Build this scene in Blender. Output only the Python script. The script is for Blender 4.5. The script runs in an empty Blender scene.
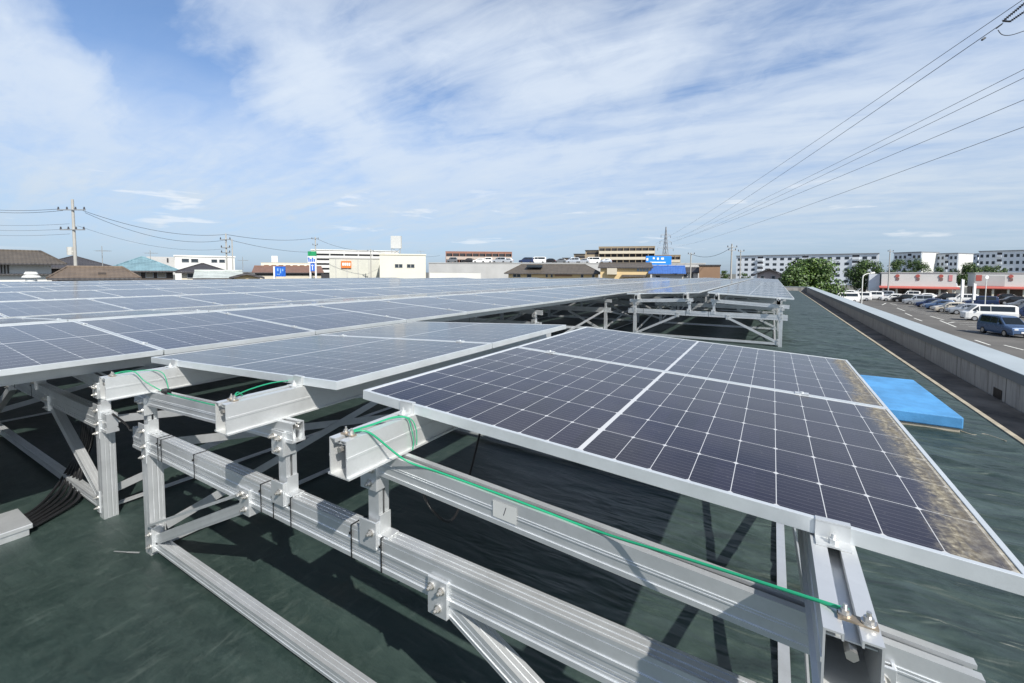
import bpy, bmesh, math, random
from mathutils import Vector, Matrix, noise
R = math.radians
random.seed(7)
scene = bpy.context.scene
COL = scene.collection

# ------------------------------------------------------------------ camera
CAM = Vector((1.3063, -1.103, 0.4436))
FPX, CY, PITCH, ROLL, YAW = 436.9, 296.44, 0.0554, 0.0043, 0.5376
cyw, syw = math.cos(YAW), math.sin(YAW)
FWD = Vector((-syw*math.cos(PITCH), cyw*math.cos(PITCH), -math.sin(PITCH)))
RT = Vector((cyw, syw, 0)); UP = RT.cross(FWD)
RT2 = math.cos(ROLL)*RT + math.sin(ROLL)*UP
UP2 = -math.sin(ROLL)*RT + math.cos(ROLL)*UP
cd = bpy.data.cameras.new('camera'); cam = bpy.data.objects.new('camera', cd); COL.objects.link(cam)
M = Matrix((RT2, UP2, -FWD)).transposed().to_4x4(); M.translation = CAM
cam.matrix_world = M
cd.sensor_width = 36; cd.lens = FPX/1024*36; cd.shift_y = -(341.5-CY)/1024
cd.clip_start = 0.02; cd.clip_end = 6000
scene.camera = cam

# ------------------------------------------------------------------ light
SUN = Vector((0.91, -0.51, 1.0)).normalized()
ELEV = math.asin(SUN.z); AZ = math.atan2(SUN.x, SUN.y)
sl = bpy.data.lights.new('sun', 'SUN'); sl.energy = 5.0; sl.angle = R(0.55); sl.color = (1.0, 0.955, 0.88)
so = bpy.data.objects.new('sun', sl); COL.objects.link(so); so.location = (0, 0, 50)
so.rotation_euler = SUN.to_track_quat('Z', 'Y').to_euler()
w = bpy.data.worlds.new('World'); scene.world = w; w.use_nodes = True
scene.view_settings.view_transform = 'Standard'; scene.view_settings.look = 'None'
scene.view_settings.exposure = 0.32; scene.view_settings.gamma = 1.0
scene.render.engine = 'CYCLES'
scene.cycles.max_bounces = 6; scene.cycles.diffuse_bounces = 3; scene.cycles.glossy_bounces = 3
scene.cycles.use_denoising = True

class NT:
    """small helper for building node trees"""
    def __init__(s, tree): s.t = tree; s.n = tree.nodes; s.l = tree.links
    def new(s, typ, **kw):
        n = s.n.new(typ)
        for k, v in kw.items(): setattr(n, k, v)
        return n
    def link(s, a, b): s.l.new(a, b)
    def val(s, sock, v):
        if hasattr(v, 'links'): s.l.new(v, sock)
        else: sock.default_value = v
    def math(s, op, a, b=None, c=None, clamp=False):
        n = s.n.new('ShaderNodeMath'); n.operation = op; n.use_clamp = clamp
        s.val(n.inputs[0], a)
        if b is not None: s.val(n.inputs[1], b)
        if c is not None: s.val(n.inputs[2], c)
        return n.outputs[0]
    def ramp(s, f, stops):
        n = s.n.new('ShaderNodeValToRGB'); e = n.color_ramp.elements
        while len(e) < len(stops): e.new(0.5)
        for i, (p, c) in enumerate(stops):
            e[i].position = p
            e[i].color = (c, c, c, 1) if not isinstance(c, tuple) else (*c, 1)
        s.val(n.inputs[0], f); return n.outputs[0]
    def noise(s, vec, scale, detail=4, rough=0.5, dist=0.0):
        n = s.n.new('ShaderNodeTexNoise'); n.inputs['Scale'].default_value = scale
        n.inputs['Detail'].default_value = detail; n.inputs['Roughness'].default_value = rough
        n.inputs['Distortion'].default_value = dist
        if vec is not None: s.l.new(vec, n.inputs['Vector'])
        return n.outputs[0]
    def mapping(s, vec, scale=(1, 1, 1), rot=(0, 0, 0), loc=(0, 0, 0)):
        n = s.n.new('ShaderNodeMapping'); n.inputs['Scale'].default_value = scale
        n.inputs['Rotation'].default_value = rot; n.inputs['Location'].default_value = loc
        s.l.new(vec, n.inputs['Vector']); return n.outputs[0]
    def mix(s, f, a, b):
        n = s.n.new('ShaderNodeMix'); n.data_type = 'RGBA'
        s.val(n.inputs[0], f)
        for sock, v in ((n.inputs[6], a), (n.inputs[7], b)):
            if hasattr(v, 'links'): s.l.new(v, sock)
            else: sock.default_value = (*v, 1)
        return n.outputs[2]

# sky: Nishita plus thin wispy cirrus and a few small far cumulus
t = NT(w.node_tree); t.n.clear()
out = t.new('ShaderNodeOutputWorld'); bg = t.new('ShaderNodeBackground')
sky = t.new('ShaderNodeTexSky', sky_type='NISHITA', sun_disc=False)
sky.sun_elevation = ELEV; sky.sun_rotation = AZ
sky.air_density = 1.0; sky.dust_density = 0.6; sky.ozone_density = 1.6
tc = t.new('ShaderNodeTexCoord'); sep = t.new('ShaderNodeSeparateXYZ'); t.link(tc.outputs['Generated'], sep.inputs[0])
zc = t.math('MAXIMUM', sep.outputs[2], 0.0)
zz = t.math('ADD', zc, 0.16)
comb = t.new('ShaderNodeCombineXYZ')
t.link(t.math('DIVIDE', sep.outputs[0], zz), comb.inputs[0]); t.link(t.math('DIVIDE', sep.outputs[1], zz), comb.inputs[1])
m1 = t.mapping(comb.outputs[0], (0.45, 0.75, 1), (0, 0, R(-35)), (2.2, 0.4, 0))
m2 = t.mapping(comb.outputs[0], (0.7, 2.6, 1), (0, 0, R(-62)), (5.1, 1.3, 0))
m3 = t.mapping(comb.outputs[0], (2.0, 3.2, 1), (0, 0, R(-20)), (1.1, 7.3, 0))
n1 = t.noise(m1, 1.1, 3, 0.5, 0.9); n2 = t.noise(m2, 1.35, 7, 0.58, 1.2); n3 = t.noise(m3, 2.2, 7, 0.62, 0.8)
cl = t.math('ADD', t.math('MULTIPLY', n1, 0.46), t.math('ADD', t.math('MULTIPLY', n2, 0.34), t.math('MULTIPLY', n3, 0.20)))
# broad thick and clear areas of the cirrus sheet (directions in the sky, edges broken up by noise)
wv = t.new('ShaderNodeTexNoise'); wv.inputs['Scale'].default_value = 3.2; wv.inputs['Detail'].default_value = 5; wv.inputs['Roughness'].default_value = 0.6; t.link(tc.outputs['Generated'], wv.inputs['Vector'])
wo = t.new('ShaderNodeVectorMath', operation='SUBTRACT'); t.link(wv.outputs['Color'], wo.inputs[0]); wo.inputs[1].default_value = (0.5, 0.5, 0.5)
ws = t.new('ShaderNodeVectorMath', operation='MULTIPLY_ADD'); t.link(wo.outputs[0], ws.inputs[0]); ws.inputs[1].default_value = (0.30, 0.30, 0.30); t.link(tc.outputs['Generated'], ws.inputs[2])
def patch(az, el, wa, we, amp, tilt=0.0):
    """elliptic region around azimuth az (from the view axis, to the right) and elevation el, degrees"""
    d = Vector((math.sin(R(az)-YAW)*math.cos(R(el)), math.cos(R(az)-YAW)*math.cos(R(el)), math.sin(R(el))))
    u = Vector((d.y, -d.x, 0)).normalized(); v = u.cross(d); u2 = u*math.cos(R(tilt))+v*math.sin(R(tilt)); v2 = -u*math.sin(R(tilt))+v*math.cos(R(tilt))
    acc = None
    for ax, wd in ((u2, wa), (v2, we)):
        n = t.new('ShaderNodeVectorMath', operation='DOT_PRODUCT'); t.link(ws.outputs[0], n.inputs[0]); n.inputs[1].default_value = ax
        q = t.math('DIVIDE', t.math('SUBTRACT', n.outputs['Value'], d.dot(ax)), R(wd)); q = t.math('MULTIPLY', q, q); acc = q if acc is None else t.math('ADD', acc, q)
    return t.math('MULTIPLY', t.math('EXPONENT', t.math('MULTIPLY', acc, -1.0)), amp)
for pt_ in ((-36, 18.5, 10, 7, -0.20, -25), (-41, 22, 6, 5, -0.10, 0), (9, 17, 9, 2.2, -0.08, 25), (-13, 25, 12, 2.5, -0.06, 0), (20, 12, 14, 1.6, -0.08, 5), (-26, 12, 7, 2.5, -0.10, -25), (22, 20, 9, 2, -0.07, 35),
            (-44, 13, 16, 4, 0.14, -32), (-50, 22, 6, 9, 0.14, 0), (-26, 20, 7, 6, 0.12, -40), (-18, 15, 10, 5, 0.13, -20), (4, 22, 10, 7, 0.10, 30), (18, 22, 14, 5, 0.11, 35), (0, 12, 22, 4, 0.07, 0), (36, 16, 20, 7, 0.09, 0)):
    cl = t.math('ADD', cl, patch(*pt_))
cf = t.ramp(cl, [(0.34, 0.0), (0.42, 0.22), (0.50, 0.52), (0.62, 0.82), (0.80, 1.0)])
cf = t.math('MULTIPLY', cf, 0.92)
lowf = t.ramp(zc, [(0.0, 0.40), (0.10, 0.75), (0.20, 0.95), (0.5, 0.95), (0.60, 0.5), (0.75, 0.0)])
veil = t.ramp(zc, [(0.0, 0.35), (0.05, 0.66), (0.14, 0.78), (0.24, 0.60), (0.36, 0.12), (0.6, 0.0)])
veil = t.math('MULTIPLY', veil, t.ramp(t.math('ADD', t.math('MULTIPLY', n2, 0.6), t.math('MULTIPLY', n3, 0.4)), [(0.30, 0.62), (0.62, 1.12)]))
cf = t.math('MAXIMUM', t.math('MULTIPLY', cf, lowf), veil)
SKYS = 0.10
tint = t.new('ShaderNodeMix', data_type='RGBA', blend_type='MULTIPLY'); tint.inputs[0].default_value = 1.0
t.link(sky.outputs[0], tint.inputs[6])
t.link(t.ramp(zc, [(0.0, (0.48, 0.64, 1.02)), (0.12, (0.62, 0.80, 1.08)), (0.3, (0.74, 1.00, 1.28)), (0.50, (0.86, 1.12, 1.36)), (0.70, (0.45, 0.58, 0.75)), (1.0, (0.35, 0.45, 0.6))]), tint.inputs[7])
cloudcol = t.ramp(zc, [(0.0, (4.2, 5.1, 6.2)), (0.10, (5.2, 5.9, 6.6)), (0.25, (6.4, 7.0, 7.6)), (0.45, (7.3, 7.9, 8.5)), (0.7, (5.0, 5.4, 6.0))])
cm = t.mix(cf, tint.outputs[2], cloudcol)
# small cumulus low over the horizon
m4 = t.new('ShaderNodeCombineXYZ')
t.link(t.math('MULTIPLY', t.math('ARCTAN2', sep.outputs[0], sep.outputs[1]), 9.0), m4.inputs[0]); t.link(t.math('MULTIPLY', sep.outputs[2], 60.0), m4.inputs[1])
n4 = t.noise(m4.outputs[0], 0.8, 6, 0.55, 0.3)
band = t.ramp(sep.outputs[2], [(0.02, 0.0), (0.06, 1.0), (0.15, 1.0), (0.2, 0.0)])
cu = t.math('MULTIPLY', t.ramp(n4, [(0.60, 0.0), (0.68, 1.0)]), band)
cu = t.math('MULTIPLY', cu, 0.40)
cm = t.mix(cu, cm, (8.2, 8.3, 8.4))
t.link(cm, bg.inputs[0]); bg.inputs[1].default_value = SKYS
t.link(bg.outputs[0], out.inputs[0])

# ------------------------------------------------------------------ materials
MATS = {}
def mat(name, col, rough=0.6, metal=0.0, var=0.12, scale=6.0, bump=0.0, bscale=40.0, spec=0.5, detail=4):
    if name in MATS: return MATS[name]
    m = bpy.data.materials.new(name); m.use_nodes = True; MATS[name] = m
    t = NT(m.node_tree); b = t.n['Principled BSDF']
    tc = t.new('ShaderNodeTexCoord').outputs['Object']
    n = t.noise(tc, scale, detail, 0.6)
    lo = tuple(c*(1-var) for c in col); hi = tuple(min(1, c*(1+var)) for c in col)
    c = t.ramp(n, [(0.3, lo), (0.7, hi)])
    t.link(c, b.inputs['Base Color'])
    b.inputs['Metallic'].default_value = metal
    r = t.math('ADD', t.math('MULTIPLY', n, 0.16), rough-0.08); t.link(r, b.inputs['Roughness'])
    b.inputs['Specular IOR Level'].default_value = spec
    if bump:
        bn = t.new('ShaderNodeBump'); bn.inputs['Strength'].default_value = bump; bn.inputs['Distance'].default_value = 0.02
        t.link(t.noise(tc, bscale, 5, 0.6), bn.inputs['Height']); t.link(bn.outputs[0], b.inputs['Normal'])
    return m

def alu_mat(name, col, rough, metal, dirt=0.18):
    m = mat(name, col, rough, metal, 0.05, 9.0)
    t = NT(m.node_tree); b = t.n['Principled BSDF']
    tc = t.new('ShaderNodeTexCoord').outputs['Object']
    a = t.noise(tc, 3.0, 7, 0.7); d = t.noise(tc, 38.0, 5, 0.65)
    f = t.math('MULTIPLY', t.ramp(t.math('MULTIPLY', a, d), [(0.24, 0.0), (0.42, 1.0)]), dirt)
    old = b.inputs['Base Color'].links[0].from_socket
    t.link(t.mix(f, old, tuple(c*0.62 for c in col)), b.inputs['Base Color'])
    bn = t.new('ShaderNodeBump'); bn.inputs['Strength'].default_value = 0.12; bn.inputs['Distance'].default_value = 0.002
    t.link(d, bn.inputs['Height']); t.link(bn.outputs[0], b.inputs['Normal'])
    return m
ALU = alu_mat('aluminium', (0.70, 0.72, 0.73), 0.36, 0.66)
ALU_RAIL = alu_mat('rail aluminium', (0.70, 0.715, 0.71), 0.40, 0.58)
STEEL = alu_mat('bolt steel', (0.62, 0.60, 0.56), 0.35, 0.85)
FRAME = alu_mat('panel frame aluminium', (0.70, 0.735, 0.745), 0.40, 0.5, 0.1)
BACK = mat('backsheet', (0.55, 0.56, 0.56), 0.6)
BLACKP = mat('black plastic', (0.012, 0.012, 0.013), 0.36)
GREENW = mat('green wire', (0.02, 0.32, 0.16), 0.4, 0, 0.1)
STICK = mat('sticker paper', (0.50, 0.51, 0.49), 0.6, 0, 0.06)
INK = mat('ink', (0.04, 0.04, 0.05), 0.6)
BRASS = mat('terminal brass', (0.36, 0.30, 0.23), 0.5, 0.7)
CONC = mat('concrete', (0.30, 0.30, 0.285), 0.85, 0, 0.2, 3.0, 0.3, 60)
WHITEP = mat('white paint', (0.74, 0.74, 0.71), 0.6, 0, 0.05, 1.2)

L, WD = 1.722, 1.134
def cell_mat(name, soil):
    m = bpy.data.materials.new(name); m.use_nodes = True
    t = NT(m.node_tree); b = t.n['Principled BSDF']
    tc = t.new('ShaderNodeTexCoord').outputs['Object']
    s = t.new('ShaderNodeSeparateXYZ'); t.link(tc, s.inputs[0])
    x, y = s.outputs[0], s.outputs[1]
    PX, PY, HG = 0.0928, 0.1840, 0.0065
    u = t.math('SUBTRACT', t.math('ABSOLUTE', t.math('SUBTRACT', x, L/2)), HG)
    v = t.math('ADD', t.math('SUBTRACT', y, WD/2), 3*PY)
    du = t.math('PINGPONG', u, PX/2); dv = t.math('PINGPONG', v, PY/2)      # distance to the nearest gap line
    lx = t.math('LESS_THAN', du, 0.00085); ly = t.math('LESS_THAN', dv, 0.00115)
    cr = t.math('LESS_THAN', t.math('ADD', du, dv), 0.0078)
    mid = t.math('LESS_THAN', u, 0.0)
    e1 = t.math('GREATER_THAN', u, 9*PX); e2 = t.math('LESS_THAN', v, 0.0); e3 = t.math('GREATER_THAN', v, 6*PY)
    line = t.math('MAXIMUM', t.math('MAXIMUM', lx, ly), t.math('MAXIMUM', cr, mid))
    edge = t.math('MAXIMUM', e1, t.math('MAXIMUM', e2, e3))
    line = t.math('MAXIMUM', line, edge)
    bb = t.math('LESS_THAN', t.math('PINGPONG', t.math('ADD', v, 0.0092), 0.0092), 0.0007)   # busbars
    ci = t.new('ShaderNodeCombineXYZ')
    t.link(t.math('FLOOR', t.math('DIVIDE', t.math('ADD', x, 0.0115), PX)), ci.inputs[0]); t.link(t.math('FLOOR', t.math('DIVIDE', v, PY)), ci.inputs[1])
    oi = t.new('ShaderNodeObjectInfo'); t.link(t.math('MULTIPLY', oi.outputs['Random'], 40.0), ci.inputs[2])
    wn = t.new('ShaderNodeTexWhiteNoise', noise_dimensions='3D'); t.link(ci.outputs[0], wn.inputs[0])
    cell = t.ramp(wn.outputs[0], [(0.0, (0.0066, 0.0050, 0.0165)), (1.0, (0.0115, 0.0090, 0.0265))])
    cell = t.mix(t.math('MULTIPLY', bb, 0.4), cell, (0.16, 0.16, 0.18))
    col = t.mix(line, cell, (0.52, 0.53, 0.54))
    # thin dust film with drips and specks
    d1 = t.noise(t.mapping(tc, (1.2, 3.5, 1)), 2.0, 6, 0.6, 0.4); d2 = t.noise(tc, 90.0, 3, 0.6)
    dust = t.math('ADD', t.ramp(d1, [(0.35, 0.006), (0.75, 0.036)]), t.math('MULTIPLY', t.ramp(d2, [(0.62, 0.0), (0.75, 1.0)]), 0.06))
    dust = t.math('MULTIPLY', dust, t.math('ADD', 0.55, t.math('MULTIPLY', oi.outputs['Random'], 0.9)))
    col = t.mix(dust, col, (0.42, 0.41, 0.38))
    rough = t.math('ADD', 0.12, t.math('MULTIPLY', dust, 0.9))
    # soiling collected along the low edge, with an uneven upper border
    wob = t.noise(t.mapping(tc, (1.0, 1.0, 1)), 4.5, 4, 0.6); fine = t.noise(tc, 60.0, 6, 0.75); fin2 = t.noise(t.mapping(tc, (3.0, 0.8, 1.0)), 16.0, 6, 0.7, 0.6)
    pos = t.math('ADD', x, t.math('ADD', t.math('MULTIPLY', t.math('SUBTRACT', wob, 0.5), 0.09*soil), t.math('MULTIPLY', t.math('SUBTRACT', fine, 0.5), 0.07*soil)))
    start = L - (0.088 if soil > 0.5 else 0.02)
    pos = t.math('ADD', pos, t.math('MULTIPLY', t.math('MAXIMUM', t.math('SUBTRACT', 0.35, y), 0.0), 0.10*soil))
    sm = t.new('ShaderNodeMapRange', interpolation_type='SMOOTHSTEP')
    t.link(pos, sm.inputs[0]); sm.inputs[1].default_value = start - 0.01; sm.inputs[2].default_value = start + 0.035*soil + 0.01
    sm.inputs[3].default_value = 0; sm.inputs[4].default_value = 1
    rim = t.new('ShaderNodeMapRange', interpolation_type='SMOOTHSTEP'); t.link(pos, rim.inputs[0])
    rim.inputs[1].default_value = start+0.03; rim.inputs[2].default_value = start+0.08; rim.inputs[3].default_value = 1.0; rim.inputs[4].default_value = 0.45
    amt = t.math('MULTIPLY', sm.outputs[0], t.math('MULTIPLY', rim.outputs[0], t.ramp(fin2, [(0.34, 0.34), (0.58, 0.96)])))
    lip = t.new('ShaderNodeMapRange'); t.link(x, lip.inputs[0]); lip.inputs[1].default_value = L-0.035; lip.inputs[2].default_value = L-0.014
    amt = t.math('MAXIMUM', amt, t.math('MULTIPLY', lip.outputs[0], 0.5 + 0.4*soil))
    scol = t.ramp(fine, [(0.32, (0.08, 0.065, 0.045)), (0.5, (0.25, 0.22, 0.155)), (0.66, (0.50, 0.46, 0.36))])
    col = t.mix(amt, col, scol)
    rough = t.math('ADD', rough, t.math('MULTIPLY', amt, 0.6))
    t.link(col, b.inputs['Base Color']); t.link(rough, b.inputs['Roughness'])
    b.inputs['Specular IOR Level'].default_value = 0.33; b.inputs['IOR'].default_value = 1.45
    return m
CELLS = cell_mat('solar cells', 0.0); CELLS_SOILED = cell_mat('soiled solar cells', 1.0)

def roof_mat():
    m = bpy.data.materials.new('green roof membrane'); m.use_nodes = True
    t = NT(m.node_tree); b = t.n['Principled BSDF']
    tc = t.new('ShaderNodeTexCoord').outputs['Object']
    big = t.noise(tc, 0.9, 5, 0.6); fine = t.noise(tc, 95.0, 6, 0.8); mid = t.noise(t.mapping(tc, (1.0, 1.0, 1), (0, 0, R(20))), 9.0, 9, 0.78, 0.6)
    c = t.ramp(big, [(0.3, (0.0085, 0.0190, 0.0165)), (0.7, (0.0165, 0.0325, 0.0285))])
    c = t.mix(t.math('MULTIPLY', t.ramp(mid, [(0.40, 0.0), (0.68, 1.0)]), 0.42), c, (0.050, 0.078, 0.066))
    c = t.mix(t.math('MULTIPLY', t.ramp(fine, [(0.5, 0.0), (0.72, 1.0)]), 0.26), c, (0.065, 0.09, 0.078))
    # pale scuffs
    sc = t.noise(t.mapping(tc, (8.0, 2.6, 1)), 2.4, 6, 0.6, 0.5)
    sx0 = t.new('ShaderNodeSeparateXYZ'); t.link(tc, sx0.inputs[0])
    trod = t.ramp(t.math('MULTIPLY_ADD', sx0.outputs[0], 0.25, 0.5), [(0.35, 1.0), (0.75, 0.15)])
    c = t.mix(t.math('MULTIPLY', trod, t.math('MULTIPLY', t.ramp(sc, [(0.57, 0.0), (0.74, 1.0)]), 0.26)), c, (0.125, 0.155, 0.138))
    # rusty-brown leaf dust under the front panels
    du = t.noise(tc, 1.3, 6, 0.6)
    c = t.mix(t.math('MULTIPLY', t.ramp(du, [(0.66, 0.0), (0.80, 1.0)]), 0.40), c, (0.085, 0.07, 0.04))
    t.link(c, b.inputs['Base Color'])
    t.link(t.ramp(mid, [(0.3, 0.40), (0.7, 0.58)]), b.inputs['Roughness']); b.inputs['Specular IOR Level'].default_value = 0.55
    sx = t.new('ShaderNodeSeparateXYZ'); t.link(tc, sx.inputs[0])
    loose = t.new('ShaderNodeMapRange', interpolation_type='SMOOTHSTEP'); t.link(sx.outputs[0], loose.inputs[0])
    loose.inputs[1].default_value = -0.6; loose.inputs[2].default_value = 1.6; loose.inputs[3].default_value = 0.16; loose.inputs[4].default_value = 1.0     # the sheet lies slack on the open right side
    wr = t.noise(t.mapping(tc, (0.9, 3.0, 1), (0, 0, R(16))), 1.7, 2, 0.5, 0.9)
    wr2 = t.noise(t.mapping(tc, (1.0, 3.6, 1), (0, 0, R(30))), 3.0, 2, 0.5, 0.7)
    # sheen on the slack folds, painted into the colour below as pale streaks
    hs = t.math('MULTIPLY', t.math('ADD', wr, t.math('MULTIPLY', wr2, 0.5)), loose.outputs[0])
    bn = t.new('ShaderNodeBump'); bn.inputs['Strength'].default_value = 1.0; bn.inputs['Distance'].default_value = 0.07
    t.link(t.math('ADD', hs, t.math('ADD', t.math('MULTIPLY', mid, 0.035), t.math('MULTIPLY', fine, 0.008))), bn.inputs['Height']); t.link(bn.outputs[0], b.inputs['Normal'])
    old = b.inputs['Base Color'].links[0].from_socket
    bl = t.noise(t.mapping(tc, (0.7, 2.4, 1), (0, 0, R(16))), 1.8, 3, 0.55, 0.8)
    t.link(t.mix(t.math('MULTIPLY', t.math('MULTIPLY', t.ramp(bl, [(0.36, 0.0), (0.66, 1.0)]), 0.62), loose.outputs[0]), old, (0.068, 0.102, 0.094)), b.inputs['Base Color'])
    return m
ROOF = roof_mat()

def asphalt_mat():
    m = mat('asphalt', (0.105, 0.10, 0.092), 0.9, 0, 0.25, 0.25, 0.2, 30)
    return m
ASPH = asphalt_mat()

# ------------------------------------------------------------------ mesh helpers
class MB:
    def __init__(s): s.v = []; s.f = []; s.m = []; s.o = Vector((0, 0, 0))
    def quad(s, pts, m=0):
        i = len(s.v); s.v += [Vector(p) for p in pts]; s.f.append(list(range(i, i+len(pts)))); s.m.append(m); return s
    def box(s, x0, x1, y0, y1, z0, z1, m=0, mt=None):
        i = len(s.v)
        s.v += [Vector(p) for p in ((x0,y0,z0),(x1,y0,z0),(x1,y1,z0),(x0,y1,z0),(x0,y0,z1),(x1,y0,z1),(x1,y1,z1),(x0,y1,z1))]
        for k, f in enumerate(((3,2,1,0),(4,5,6,7),(0,1,5,4),(1,2,6,5),(2,3,7,6),(3,0,4,7))):
            s.f.append([i+a for a in f]); s.m.append(mt if (k == 1 and mt is not None) else m)
        return s
    def extrude(s, prof, p, q, up, m=0, caps=True):
        p, q = Vector(p), Vector(q); d = (q-p).normalized(); up = Vector(up); up = (up - d*up.dot(d)).normalized(); side = d.cross(up)
        n = len(prof); i = len(s.v)
        for o in (p, q): s.v += [o + side*a + up*b for a, b in prof]
        for k in range(n):
            k2 = (k+1) % n; s.f.append([i+k, i+k2, i+n+k2, i+n+k]); s.m.append(m)
        if caps: s.f.append([i+k for k in range(n)][::-1]); s.m.append(m); s.f.append([i+n+k for k in range(n)]); s.m.append(m)
        return s
    def bar(s, p, q, wd, h, up=(0, 0, 1), m=0):
        return s.extrude([(-wd/2, -h/2), (wd/2, -h/2), (wd/2, h/2), (-wd/2, h/2)], p, q, up, m)
    def cyl(s, p, q, r, n=12, r2=None, m=0):
        p, q = Vector(p), Vector(q); d = (q-p).normalized(); a = d.orthogonal().normalized(); b = d.cross(a); r2 = r if r2 is None else r2; i = len(s.v)
        for o, rr in ((p, r), (q, r2)): s.v += [o + (a*math.cos(2*math.pi*k/n) + b*math.sin(2*math.pi*k/n))*rr for k in range(n)]
        for k in range(n): k2 = (k+1) % n; s.f.append([i+k, i+k2, i+n+k2, i+n+k]); s.m.append(m)
        s.f.append([i+k for k in range(n)][::-1]); s.m.append(m); s.f.append([i+n+k for k in range(n)]); s.m.append(m)
        return s
    def tube(s, pts, r, n=8, sub=6, m=0, rr=None):
        P = [Vector(p) for p in pts]
        if len(P) > 2 and sub > 1:
            Q = []
            for k in range(len(P)-1):
                a = P[max(k-1, 0)]; b = P[k]; c = P[k+1]; d = P[min(k+2, len(P)-1)]
                for j in range(sub):
                    u = j/sub; Q.append(0.5*((2*b)+(c-a)*u+(2*a-5*b+4*c-d)*u*u+(3*b-a-3*c+d)*u**3))
            Q.append(P[-1]); P = Q
        i = len(s.v); a = None
        for k, p in enumerate(P):
            d = (P[min(k+1, len(P)-1)] - P[max(k-1, 0)]).normalized()
            a = d.orthogonal().normalized() if a is None else (a - d*a.dot(d)).normalized()
            b = d.cross(a); q = r if rr is None else r + (rr-r)*k/(len(P)-1)
            s.v += [p + (a*math.cos(2*math.pi*j/n) + b*math.sin(2*math.pi*j/n))*q for j in range(n)]
        for k in range(len(P)-1):
            for j in range(n):
                j2 = (j+1) % n; s.f.append([i+k*n+j, i+k*n+j2, i+(k+1)*n+j2, i+(k+1)*n+j]); s.m.append(m)
        s.f.append([i+j for j in range(n)][::-1]); s.m.append(m); e = i+(len(P)-1)*n; s.f.append([e+j for j in range(n)]); s.m.append(m)
        return s
    def build(s, name, mats, parent=None, origin=None, bevel=0.0, smooth=False, local=False):
        me = bpy.data.meshes.new(name)
        o = Vector((0, 0, 0))
        if origin is not None: o = Vector(origin)
        elif parent is not None and not local:
            q = parent
            while q is not None: o = o + q.location; q = q.parent
        me.from_pydata([p-o for p in s.v], [], s.f)
        if not isinstance(mats, (list, tuple)): mats = [mats]
        for m_ in mats: me.materials.append(m_)
        me.polygons.foreach_set('material_index', s.m)
        bm = bmesh.new(); bm.from_mesh(me); bmesh.ops.recalc_face_normals(bm, faces=bm.faces); bm.to_mesh(me); bm.free()
        if smooth: me.polygons.foreach_set('use_smooth', [True]*len(me.polygons))
        ob = bpy.data.objects.new(name, me); COL.objects.link(ob)
        if origin is not None: ob.location = o
        if parent is not None: ob.parent = parent
        if bevel:
            bv = ob.modifiers.new('bevel', 'BEVEL'); bv.width = bevel; bv.segments = 2; bv.limit_method = 'ANGLE'; bv.angle_limit = R(50)
        return ob

def tag(o, label=None, cat=None, group=None, kind=None):
    if label: o['label'] = label
    if cat: o['category'] = cat
    if group: o['group'] = group
    if kind: o['kind'] = kind
    return o
def thing(name, label, cat, loc=(0, 0, 0), rz=0.0, group=None):
    o = bpy.data.objects.new(name, None); COL.objects.link(o); o.location = loc; o.rotation_euler = (0, 0, rz)
    o.empty_display_size = 0.1
    return tag(o, label, cat, group)
def copy_tree(o, parent=None):
    c = o.copy(); COL.objects.link(c)
    if parent is not None: c.parent = parent
    for ch in [x for x in bpy.data.objects if x.parent == o]: copy_tree(ch, c)
    return c
def cprof(wd, h, tk=0.004, slot=0.022, lip=0.008, foot=0.0, ribs=()):
    """open-slotted extrusion section: top of the section at 0, slot in the top face; ribs = (z0, z1, out)"""
    a, s2 = wd/2, slot/2
    side = [(-a, 0.0)]
    for z0, z1, o in ribs: side += [(-a, z0), (-a-o, z0-0.0015*(1 if o > 0 else -1)*0), (-a-o, z1), (-a, z1)]
    if foot: side += [(-a, -h+0.006), (-a-foot, -h+0.006), (-a-foot, -h)]
    else: side += [(-a, -h)]
    outer = side + [(-x, z) for x, z in side[::-1]]
    inner = [(s2, 0), (s2, -lip), (s2+0.003, -lip), (s2+0.003, -tk), (a-tk, -tk), (a-tk, -h+tk), (-a+tk, -h+tk), (-a+tk, -tk), (-s2-0.003, -tk), (-s2-0.003, -lip), (-s2, -lip), (-s2, 0)]
    return outer + inner

# ------------------------------------------------------------------ roof, gutter, parapet
G = -1.15
XE = 3.37                       # edge of the green membrane
def rng(a, b, st): n = max(1, round((b-a)/st)); return [a+(b-a)*i/n for i in range(n)]
xs = rng(-27.0, -6, 3.0) + rng(-6, -4, 0.5) + rng(-4, XE, 0.035) + [XE]
ys = rng(-9, -3, 1.5) + rng(-3, 12, 0.05) + rng(12, 22, 0.12) + rng(22, 47, 2.5) + [47]
rm = MB()
def wrinkle(x, y):
    fx = min(1, max(0, (x+4)/1.0), max(0, (XE-x)/0.12)); fy = min(1, max(0, (y+3)/0.6), max(0, (22-y)/2))
    k = fx*fy
    if k <= 0: return 0.0
    a = noise.noise(Vector((x*1.1+3, y*2.6+x*0.9, 0.3))); b = noise.noise(Vector((x*2.1-y*0.7, y*4.4+x*1.3, 4.3)))
    r1 = (1-abs(a)*2.2); r2 = (1-abs(b)*2.2)
    right = min(1, max(0.25, (x-0.2)/2.0))
    return k*right*(0.022*max(0, r1)**3 + 0.010*max(0, r2)**2 + 0.014*noise.noise(Vector((x*0.8, y*0.9, 9))))
nx, ny = len(xs), len(ys)
for y in ys:
    for x in xs: rm.v.append(Vector((x, y, G+wrinkle(x, y))))
for j in range(ny-1):
    for i in range(nx-1): rm.f.append([j*nx+i, j*nx+i+1, (j+1)*nx+i+1, (j+1)*nx+i]); rm.m.append(0)
tag(rm.build('roof', ROOF, smooth=True), kind='structure')
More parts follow.
